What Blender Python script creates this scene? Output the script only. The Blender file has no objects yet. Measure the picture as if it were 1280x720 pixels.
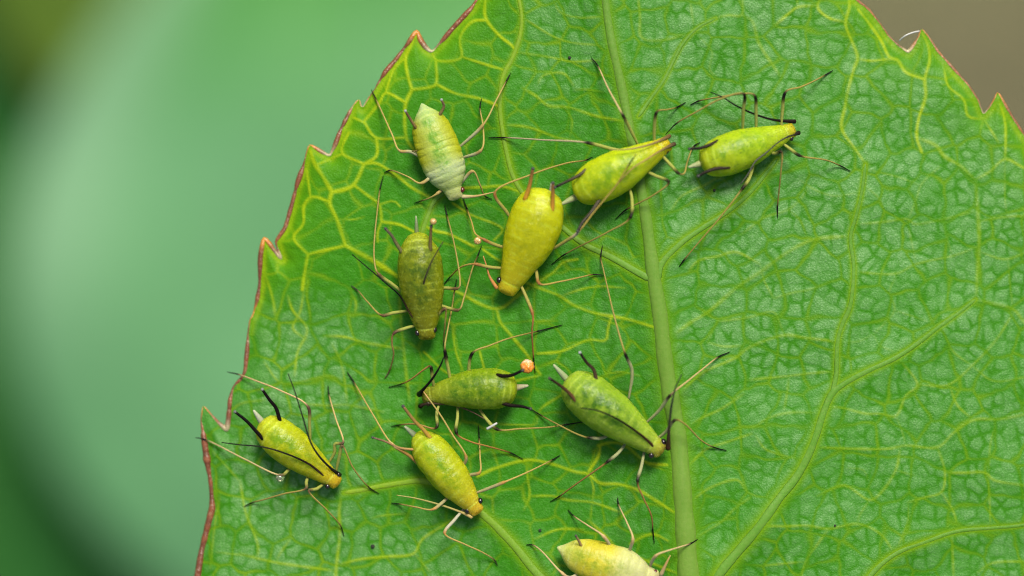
import bpy, math, random
import numpy as np
from mathutils import Vector

random.seed(7)
rng = np.random.default_rng(7)
sc = bpy.context.scene
# ------------------------------------------------------------------ camera, world, sun, exposure
# macro scale: one unit is one centimetre
sc.unit_settings.system = 'METRIC'
sc.unit_settings.scale_length = 0.01
PX = 360.0                      # photograph pixels per unit on the plane z = 0
CAM_Z = 1280.0 / PX * 100.0 / 36.0
cam_data = bpy.data.cameras.new("camera")
cam_data.lens = 100.0
cam_data.sensor_width = 36.0
cam_data.clip_start = 0.05
cam_data.clip_end = 500.0
cam_data.dof.use_dof = True
cam_data.dof.focus_distance = CAM_Z - 0.0
cam_data.dof.aperture_fstop = 0.05 / 0.26
cam = bpy.data.objects.new("camera", cam_data)
cam.location = (0, 0, CAM_Z)
sc.collection.objects.link(cam)
sc.camera = cam

SUN_EL, SUN_AZ = 54.0, 12.0     # azimuth clockwise from +Y (the top of the picture)
world = bpy.data.worlds.new("World")
sc.world = world
world.use_nodes = True
wn = world.node_tree.nodes
wl = world.node_tree.links
for n in list(wn):
    wn.remove(n)
w_out = wn.new("ShaderNodeOutputWorld")
w_bg = wn.new("ShaderNodeBackground")
w_sky = wn.new("ShaderNodeTexSky")
w_sky.sky_type = 'NISHITA'
w_sky.sun_disc = False
w_sky.sun_elevation = math.radians(SUN_EL)
w_sky.sun_rotation = math.radians(SUN_AZ)
w_sky.air_density = 1.0
w_sky.dust_density = 4.0
w_sky.ozone_density = 1.0
w_bg.inputs["Strength"].default_value = 0.05
wl.new(w_sky.outputs[0], w_bg.inputs["Color"])
wl.new(w_bg.outputs[0], w_out.inputs["Surface"])

sun_data = bpy.data.lights.new("sun", 'SUN')
sun_data.energy = 1.5
sun_data.angle = math.radians(19.0)
sun_data.color = (1.0, 0.95, 0.86)
sun = bpy.data.objects.new("sun", sun_data)
_e, _a = math.radians(SUN_EL), math.radians(SUN_AZ)
sun_dir = Vector((math.sin(_a) * math.cos(_e), math.cos(_a) * math.cos(_e), math.sin(_e)))
sun.rotation_euler = (-sun_dir).to_track_quat('-Z', 'Y').to_euler()
sc.collection.objects.link(sun)

sc.view_settings.view_transform = 'Standard'
sc.view_settings.look = 'None'
sc.view_settings.gamma = 1.0
sc.view_settings.use_curve_mapping = False
sc.view_settings.exposure = 1.78
sc.render.engine = 'CYCLES'
sc.cycles.use_denoising = True
sc.cycles.max_bounces = 8
sc.cycles.filter_width = 1.1

# ------------------------------------------------------------------ helpers
def P(px, py, z=0.0):
    """point at height z that stands under photograph pixel (px, py)"""
    k = (CAM_Z - z) / CAM_Z / PX
    return np.array([(px - 640.0) * k, (360.0 - py) * k, z])

def PA(px, py, z):
    k = (CAM_Z - z) / CAM_Z / PX
    return np.stack([(px - 640.0) * k, (360.0 - py) * k, z], axis=-1)

def empty(name, loc, label, cat, group=None):
    o = bpy.data.objects.new(name, None)
    o.empty_display_size = 0.05
    o.location = loc
    sc.collection.objects.link(o)
    tag(o, label, cat, group)
    return o

def tag(o, label, cat, group=None):
    o["label"] = label
    o["category"] = cat
    if group:
        o["group"] = group
    return o

def link_mesh(name, verts, faces, mat, parent=None, tint=None, origin=None, smooth=True):
    verts = np.asarray(verts, dtype=np.float64)
    off = np.zeros(3)
    if parent is not None:
        p = parent
        while p is not None:
            off += np.array(p.location)
            p = p.parent
    org = off if origin is None else np.asarray(origin, float)
    v = (verts - org).astype(np.float32)
    me = bpy.data.meshes.new(name)
    faces = faces if isinstance(faces, np.ndarray) else list(faces)
    if isinstance(faces, np.ndarray):
        k = faces.shape[1]
        me.vertices.add(len(v)); me.vertices.foreach_set("co", v.ravel())
        me.loops.add(faces.size); me.loops.foreach_set("vertex_index", faces.astype(np.int32).ravel())
        me.polygons.add(len(faces))
        me.polygons.foreach_set("loop_start", np.arange(0, faces.size, k, dtype=np.int32))
        me.update(calc_edges=True)
    else:
        me.from_pydata(v.tolist(), [], faces)
    if smooth:
        me.polygons.foreach_set("use_smooth", np.ones(len(me.polygons), dtype=bool))
    if tint is not None:
        t = np.asarray(tint, dtype=np.float32)
        if t.shape[1] == 3:
            t = np.concatenate([t, np.ones((len(t), 1), np.float32)], axis=1)
        at = me.attributes.new("tint", 'FLOAT_COLOR', 'POINT')
        at.data.foreach_set("color", t.ravel())
    me.materials.append(mat)
    me.validate()
    me.update()
    o = bpy.data.objects.new(name, me)
    if parent is not None:
        o.parent = parent
        o.location = tuple(org - off)
    else:
        o.location = tuple(org)
    sc.collection.objects.link(o)
    return o

def catmull(pts, n):
    """resample control rows (any columns) to a smooth curve of n rows"""
    p = np.asarray(pts, float)
    if len(p) == 2:
        t = np.linspace(0, 1, n)[:, None]
        return p[0] * (1 - t) + p[1] * t
    seg = np.linalg.norm(np.diff(p[:, :3], axis=0), axis=1) ** 0.5 + 1e-6
    kn = np.concatenate([[0], np.cumsum(seg)])
    m = np.zeros_like(p)
    for i in range(len(p)):
        if i == 0:
            m[i] = (p[1] - p[0]) / (kn[1] - kn[0])
        elif i == len(p) - 1:
            m[i] = (p[-1] - p[-2]) / (kn[-1] - kn[-2])
        else:
            a = (p[i] - p[i - 1]) / (kn[i] - kn[i - 1])
            b = (p[i + 1] - p[i]) / (kn[i + 1] - kn[i])
            m[i] = 0.5 * (a + b)
    # spacing even along the chord length
    chord = np.concatenate([[0], np.cumsum(np.linalg.norm(np.diff(p[:, :3], axis=0), axis=1))])
    ts = np.interp(np.linspace(0, chord[-1], n), chord, kn)
    out = []
    for t in ts:
        i = min(max(np.searchsorted(kn, t, side='right') - 1, 0), len(p) - 2)
        h = kn[i + 1] - kn[i]
        s = (t - kn[i]) / h
        out.append((2*s**3 - 3*s**2 + 1) * p[i] + (s**3 - 2*s**2 + s) * h * m[i]
                   + (-2*s**3 + 3*s**2) * p[i+1] + (s**3 - s**2) * h * m[i+1])
    return np.array(out)

def tube(path, rad, nseg=8, flat=1.0, up=(0, 0, 1)):
    """rings along a path, radius per point, closed with points at both ends"""
    path = np.asarray(path, float)
    rad = np.asarray(rad, float)
    n = len(path)
    tan = np.gradient(path, axis=0)
    tan /= np.linalg.norm(tan, axis=1)[:, None] + 1e-12
    upv = np.array(up, float)
    side = np.cross(tan, upv)
    ln = np.linalg.norm(side, axis=1)
    bad = ln < 0.15
    side[bad] = np.cross(tan[bad], np.array([1.0, 0.2, 0.0]))
    side /= np.linalg.norm(side, axis=1)[:, None]
    nor = np.cross(side, tan)
    a = np.linspace(0, 2 * math.pi, nseg, endpoint=False)
    ring = (side[:, None, :] * np.cos(a)[None, :, None] + nor[:, None, :] * np.sin(a)[None, :, None] * flat)
    v = path[:, None, :] + ring * rad[:, None, None]
    v = v.reshape(-1, 3)
    f = []
    for i in range(n - 1):
        for j in range(nseg):
            k = (j + 1) % nseg
            f.append((i*nseg + j, i*nseg + k, (i+1)*nseg + k, (i+1)*nseg + j))
    c0, c1 = len(v), len(v) + 1
    v = np.concatenate([v, [path[0] - tan[0]*rad[0]*0.6], [path[-1] + tan[-1]*rad[-1]*0.6]])
    for j in range(nseg):
        k = (j + 1) % nseg
        f.append((c0, k, j))
        f.append((c1, (n-1)*nseg + j, (n-1)*nseg + k))
    return v, f

def tube_tint(cols, nseg):
    c = np.repeat(np.asarray(cols, float), nseg, axis=0)
    return np.concatenate([c, [cols[0]], [cols[-1]]])

# ------------------------------------------------------------------ materials
def new_mat(name):
    m = bpy.data.materials.new(name)
    m.use_nodes = True
    nt = m.node_tree
    for n in list(nt.nodes):
        nt.nodes.remove(n)
    out = nt.nodes.new("ShaderNodeOutputMaterial")
    bs = nt.nodes.new("ShaderNodeBsdfPrincipled")
    nt.links.new(bs.outputs[0], out.inputs["Surface"])
    return m, nt, bs

def N(nt, kind, **kw):
    n = nt.nodes.new(kind)
    for k, v in kw.items():
        setattr(n, k, v)
    return n

def setin(n, **kw):
    for k, v in kw.items():
        n.inputs[k.replace("_", " ")].default_value = v

def mixc(nt, fac, a, b, mode='MIX'):
    n = nt.nodes.new("ShaderNodeMix")
    n.data_type = 'RGBA'
    n.blend_type = mode
    n.clamp_factor = True
    for sock, val in ((n.inputs[0], fac), (n.inputs[6], a), (n.inputs[7], b)):
        if hasattr(val, "is_linked") or hasattr(val, "links"):
            nt.links.new(val, sock)
        elif isinstance(val, (int, float)):
            sock.default_value = val
        else:
            sock.default_value = (*val, 1.0)
    return n.outputs[2]

def math_node(nt, op, a, b=None, clamp=False):
    n = nt.nodes.new("ShaderNodeMath")
    n.operation = op
    n.use_clamp = clamp
    for i, val in enumerate((a, b)):
        if val is None:
            continue
        if isinstance(val, (int, float)):
            n.inputs[i].default_value = val
        else:
            nt.links.new(val, n.inputs[i])
    return n.outputs[0]

def noise(nt, scale, detail=3.0, rough=0.5, vec=None):
    n = nt.nodes.new("ShaderNodeTexNoise")
    n.inputs["Scale"].default_value = scale
    n.inputs["Detail"].default_value = detail
    n.inputs["Roughness"].default_value = rough
    if vec is not None:
        nt.links.new(vec, n.inputs["Vector"])
    return n.outputs["Fac"]

def ramp(nt, fac, lo, hi):
    n = nt.nodes.new("ShaderNodeMapRange")
    n.clamp = True
    n.inputs["From Min"].default_value = lo
    n.inputs["From Max"].default_value = hi
    nt.links.new(fac, n.inputs["Value"])
    return n.outputs["Result"]

def obj_coord(nt):
    return nt.nodes.new("ShaderNodeTexCoord").outputs["Object"]

def bump(nt, bs, height, strength, dist):
    b = nt.nodes.new("ShaderNodeBump")
    b.inputs["Strength"].default_value = strength
    b.inputs["Distance"].default_value = dist
    nt.links.new(height, b.inputs["Height"])
    nt.links.new(b.outputs[0], bs.inputs["Normal"])
    return b

def blade_material():
    """tint: r yellow vein, g fine green vein line, b painted sky sheen of the cells"""
    m, nt, bs = new_mat("leaf_blade")
    at = N(nt, "ShaderNodeAttribute", attribute_name="tint")
    sep = N(nt, "ShaderNodeSeparateColor")
    nt.links.new(at.outputs["Color"], sep.inputs[0])
    vein, minor, sheen_mask = sep.outputs[0], sep.outputs[1], sep.outputs[2]
    oc = obj_coord(nt)
    big = ramp(nt, noise(nt, 2.2, 3, 0.5, oc), 0.35, 0.65)
    vor = N(nt, "ShaderNodeTexVoronoi")
    vor.inputs["Scale"].default_value = 125.0
    nt.links.new(oc, vor.inputs["Vector"])
    gran = ramp(nt, vor.outputs["Distance"], 0.62, 0.08)          # granular papillae of the surface, their sparkle also painted in
    fine = ramp(nt, noise(nt, 165.0, 2, 0.6, oc), 0.44, 0.60)
    base = mixc(nt, big, (0.020, 0.138, 0.0015), (0.027, 0.158, 0.004))
    sheen_col = mixc(nt, fine, (0.082, 0.212, 0.048), (0.150, 0.280, 0.112))  # pale sky sheen put into the cell colour
    base = mixc(nt, math_node(nt, 'MULTIPLY', sheen_mask, math_node(nt, 'ADD', 0.62, math_node(nt, 'MULTIPLY', gran, 0.38))), base, sheen_col)
    base = mixc(nt, math_node(nt, 'MULTIPLY', fine, 0.34), base, (0.055, 0.195, 0.018))
    base = mixc(nt, minor, base, (0.028, 0.140, 0.004))
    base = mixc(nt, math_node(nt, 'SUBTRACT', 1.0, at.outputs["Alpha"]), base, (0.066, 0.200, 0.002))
    base = mixc(nt, vein, base, (0.240, 0.325, 0.005))
    nt.links.new(base, bs.inputs["Base Color"])
    bs.inputs["Roughness"].default_value = 0.36
    nt.links.new(math_node(nt, 'ADD', 0.05, math_node(nt, 'MULTIPLY', sheen_mask, 0.11)), bs.inputs["Specular IOR Level"])
    h = math_node(nt, 'ADD', gran, math_node(nt, 'MULTIPLY', fine, 0.6))
    bump(nt, bs, h, 0.40, 0.0022)
    # light that comes through the thin blade
    tr = N(nt, "ShaderNodeBsdfTranslucent")
    nt.links.new(mixc(nt, vein, (0.06, 0.22, 0.01), (0.30, 0.40, 0.03)), tr.inputs["Color"])
    mx = N(nt, "ShaderNodeMixShader")
    mx.inputs[0].default_value = 0.08
    out = [n for n in nt.nodes if n.type == 'OUTPUT_MATERIAL'][0]
    nt.links.new(bs.outputs[0], mx.inputs[1])
    nt.links.new(tr.outputs[0], mx.inputs[2])
    nt.links.new(mx.outputs[0], out.inputs["Surface"])
    return m

def vein_material():
    m, nt, bs = new_mat("leaf_vein")
    at = N(nt, "ShaderNodeAttribute", attribute_name="tint")
    oc = obj_coord(nt)
    mp = N(nt, "ShaderNodeMapping")
    mp.inputs["Scale"].default_value = (9, 1.2, 1)
    mp.inputs["Rotation"].default_value = (0, 0, 0.14)
    nt.links.new(oc, mp.inputs["Vector"])
    f = ramp(nt, noise(nt, 9.0, 4, 0.6, mp.outputs[0]), 0.3, 0.7)
    g = ramp(nt, noise(nt, 70.0, 2, 0.6, oc), 0.35, 0.7)
    c = mixc(nt, math_node(nt, 'MULTIPLY', f, 0.35), at.outputs["Color"], (0.06, 0.17, 0.012))
    c = mixc(nt, math_node(nt, 'MULTIPLY', g, 0.25), c, (0.15, 0.22, 0.045))
    nt.links.new(c, bs.inputs["Base Color"])
    bs.inputs["Roughness"].default_value = 0.5
    bs.inputs["Specular IOR Level"].default_value = 0.12
    bs.inputs["Subsurface Weight"].default_value = 0.2
    bs.inputs["Subsurface Radius"].default_value = (0.02, 0.03, 0.01)
    bs.inputs["Subsurface Scale"].default_value = 1.0
    bump(nt, bs, noise(nt, 60.0, 3, 0.6, oc), 0.3, 0.006)
    return m

def margin_material():
    m, nt, bs = new_mat("leaf_margin")
    at = N(nt, "ShaderNodeAttribute", attribute_name="tint")
    oc = obj_coord(nt)
    f = ramp(nt, noise(nt, 38.0, 3, 0.6, oc), 0.35, 0.7)
    c = mixc(nt, math_node(nt, 'MULTIPLY', f, 0.4), at.outputs["Color"], (0.07, 0.018, 0.010))
    g = ramp(nt, noise(nt, 90.0, 2, 0.5, oc), 0.58, 0.72)
    c = mixc(nt, math_node(nt, 'MULTIPLY', g, 0.45), c, (0.30, 0.22, 0.12))
    nt.links.new(c, bs.inputs["Base Color"])
    bs.inputs["Roughness"].default_value = 0.35
    bump(nt, bs, noise(nt, 80.0, 3, 0.6, oc), 0.5, 0.008)
    return m

def body_material(name, green, gamt, speck=0.0, rough=0.31, sss=1.0):
    """tint: rgb base pigment, alpha where the green gut shows"""
    m, nt, bs = new_mat(name)
    at = N(nt, "ShaderNodeAttribute", attribute_name="tint")
    oc = obj_coord(nt)
    blot = ramp(nt, noise(nt, 30.0, 4, 0.62, oc), 0.38, 0.60)
    gm = math_node(nt, 'MULTIPLY', math_node(nt, 'MULTIPLY', at.outputs["Alpha"], blot), gamt, clamp=True)
    c = mixc(nt, gm, at.outputs["Color"], green)
    pale = ramp(nt, noise(nt, 70.0, 3, 0.6, oc), 0.55, 0.80)
    c = mixc(nt, math_node(nt, 'MULTIPLY', pale, 0.5), c, (0.36, 0.42, 0.06))
    if speck > 0:
        sp = ramp(nt, noise(nt, 120.0, 1, 0.4, oc), 0.66, 0.74)
        c = mixc(nt, math_node(nt, 'MULTIPLY', sp, speck), c, (0.04, 0.07, 0.01))
    nt.links.new(c, bs.inputs["Base Color"])
    bs.inputs["Roughness"].default_value = rough
    bs.inputs["Specular IOR Level"].default_value = 0.16
    bs.inputs["Subsurface Weight"].default_value = sss
    bs.inputs["Subsurface Radius"].default_value = (0.075, 0.080, 0.016)
    bs.inputs["Subsurface Scale"].default_value = 1.0
    h = math_node(nt, 'ADD', noise(nt, 48.0, 3, 0.6, oc), math_node(nt, 'MULTIPLY', noise(nt, 160.0, 2, 0.5, oc), 0.35))
    bump(nt, bs, h, 0.45, 0.008)
    return m

def limb_material():
    m, nt, bs = new_mat("aphid_limb")
    at = N(nt, "ShaderNodeAttribute", attribute_name="tint")
    oc = obj_coord(nt)
    f = ramp(nt, noise(nt, 90.0, 3, 0.6, oc), 0.35, 0.7)
    c = mixc(nt, math_node(nt, 'MULTIPLY', f, 0.4), at.outputs["Color"], (0.08, 0.05, 0.02), 'MULTIPLY')
    c = mixc(nt, math_node(nt, 'MULTIPLY', f, 0.15), at.outputs["Color"], c)
    nt.links.new(c, bs.inputs["Base Color"])
    bs.inputs["Roughness"].default_value = 0.34
    bs.inputs["Specular IOR Level"].default_value = 0.08
    bs.inputs["Subsurface Weight"].default_value = 0.25
    bs.inputs["Subsurface Radius"].default_value = (0.012, 0.012, 0.006)
    bs.inputs["Subsurface Scale"].default_value = 1.0
    bump(nt, bs, noise(nt, 150.0, 2, 0.6, oc), 0.25, 0.004)
    return m

def plain_material(name, col, rough=0.4, spec=0.5, var=0.25, scale=40.0, trans=0.0, sss=0.0, bumpd=0.004):
    m, nt, bs = new_mat(name)
    oc = obj_coord(nt)
    f = ramp(nt, noise(nt, scale, 3, 0.6, oc), 0.3, 0.7)
    dark = tuple(x * (1 - var) for x in col)
    nt.links.new(mixc(nt, f, dark, col), bs.inputs["Base Color"])
    bs.inputs["Roughness"].default_value = rough
    bs.inputs["Specular IOR Level"].default_value = spec
    bs.inputs["Transmission Weight"].default_value = trans
    bs.inputs["Subsurface Weight"].default_value = sss
    bs.inputs["Subsurface Radius"].default_value = (0.02, 0.015, 0.008)
    bs.inputs["Subsurface Scale"].default_value = 1.0
    bump(nt, bs, noise(nt, scale * 2.0, 3, 0.6, oc), 0.3, bumpd)
    return m

M_BLADE = blade_material()
M_VEIN = vein_material()
M_MARGIN = margin_material()
M_LIMB = limb_material()
M_EYE = plain_material("aphid_eye", (0.012, 0.006, 0.006), 0.18, 0.6, 0.3, 200.0, bumpd=0.001)
M_EYE_RED = plain_material("aphid_red_eye", (0.09, 0.012, 0.008), 0.2, 0.6, 0.3, 200.0, bumpd=0.001)

# ------------------------------------------------------------------ the leaf: outline and veins, read off the photograph
LEFT_EDGE = [(247,724),(252,690),(262,650),(266,635),(264,605),(260,580),(256,552),(252,525),(254,507),(262,517),(272,528),(284,538),
    (286,525),(288,500),(292,484),(304,471),(307,463),(309,442),(311,415),(313,400),(317,394),(322,375),(325,357),(326,320),(330,297),
    (337,305),(344,315),(352,324),(348,312),(345,302),(357,285),(365,257),(372,230),(380,207),(384,190),(387,181),(397,187),(405,192),(413,196),
    (416,188),(420,180),(426,163),(435,145),(442,132),(449,124),(450,131),(453,136),(460,125),(470,110),(482,90),(495,75),(510,55),(521,38),
    (525,50),(532,60),(540,66),(550,55),(565,37),(577,24),(590,10),(597,-1)]
TOP_EDGE = [(612,-18),(622,-40),(626,-58),(634,-48),(642,-44),(660,-75),(680,-105),(690,-130),(698,-122),(706,-122),(730,-170),(752,-220),(764,-255),
    (776,-236),(800,-212),(812,-222),(822,-196),(870,-160),(884,-168),(892,-144),(940,-106),(954,-114),(962,-92),(1010,-56),(1024,-62),(1034,-36),(1056,-14)]
RIGHT_EDGE = [(1070,0),(1085,12),(1100,30),(1110,45),(1122,57),(1135,66),(1142,57),(1149,46),(1152,36),(1160,46),(1172,65),(1190,85),(1210,107),
    (1222,125),(1229,144),(1237,135),(1244,123),(1247,115),(1255,130),(1265,147),(1280,170),(1312,225),(1318,214),(1330,240),(1376,320),(1384,312),
    (1394,340),(1440,440),(1450,432),(1458,470),(1494,580),(1504,570),(1510,610),(1530,730),(1542,722),(1544,760),(1546,880),(1556,874),(1552,920),
    (1520,1050),(1526,1060),(1500,1110),(1420,1230),(1424,1242),(1390,1280),(1250,1390),(1240,1402),(1130,1450),(1010,1490),(944,1500)]
BASE_EDGE = [(900,1500),(800,1480),(660,1430),(648,1436),(560,1370),(450,1270),(440,1272),(400,1210),(330,1090),(318,1090),(300,1040),(268,930),
    (256,928),(254,880),(244,800),(240,765),(236,752)]
OUTLINE = np.array(LEFT_EDGE + TOP_EDGE + RIGHT_EDGE + BASE_EDGE, float)

MIDRIB = [(764,-240,2),(757,-150,5),(754,-60,8),(757,0,10),(764,50,11),(775,100,12),(784,145,12.5),(791,185,13),(800,230,14),(808,275,15),(818,350,19),
    (825,395,20),(831,450,21),(839,500,22),(847,545,23),(854,630,25),(861,720,28),(872,850,32),(890,1100,40),(914,1480,50)]
# secondary veins that stand out of the blade: (x, y, width)
SIDE_VEINS = [
    [(822,352,9),(826,331,8),(850,305,7),(875,287,6.5),(900,271,6),(922,255,5.5),(942,236,5),(958,216,4.5),(972,198,4)],
    [(862,790,14),(880,752,13),(900,717,12),(922,690,11.5),(950,657,11),(975,622,10.5),(995,597,10),(1010,570,9.5),(1020,545,9),(1028,520,8.5),(1040,492,8),
     (1055,480,7),(1080,466,6.5),(1120,447,6),(1150,427,5.4),(1172,410,5),(1200,390,4.4),(1220,374,3.6)],
    [(1040,492,6),(1045,470,6),(1047,427,5.5),(1053,405,5.5),(1062,385,5.5),(1066,360,5),(1067,330,5),(1063,297,5),(1070,270,4.5),(1077,240,4.5),(1082,205,4)],
    [(814,349,9),(800,342,8.5),(765,322,8),(730,305,7),(702,283,6.5),(676,260,6),(654,242,5.5),(641,220,5.5),(634,194,5.5),(627,155,5.5),(625,128,5.5),(629,95,5.5),
     (640,74,5),(650,45,5),(652,20,4.5),(648,-5,4)],
    [(780,830,13),(720,765,12),(690,735,11),(667,712,10.5),(647,687,10),(622,660,9.5),(600,640,9),(575,618,8),(550,606,7.5),(525,601,7),(500,604,6.5),(475,608,6),(450,613,5.5),(430,616,5)],
    [(1062,760,8),(1090,717,6.5),(1120,692,5.5),(1160,676,5),(1197,664,4.5),(1240,660,4.2),(1280,656,4),(1340,640,3.5)],
    [(798,146,4.5),(810,128,4),(830,100,4),(852,57,4),(872,35,3.6),(895,23,3)],
    [(558,239,5),(544,250,5.5),(536,266,5.5),(528,290,5.5),(520,320,5),(505,345,5)],
]
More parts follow.
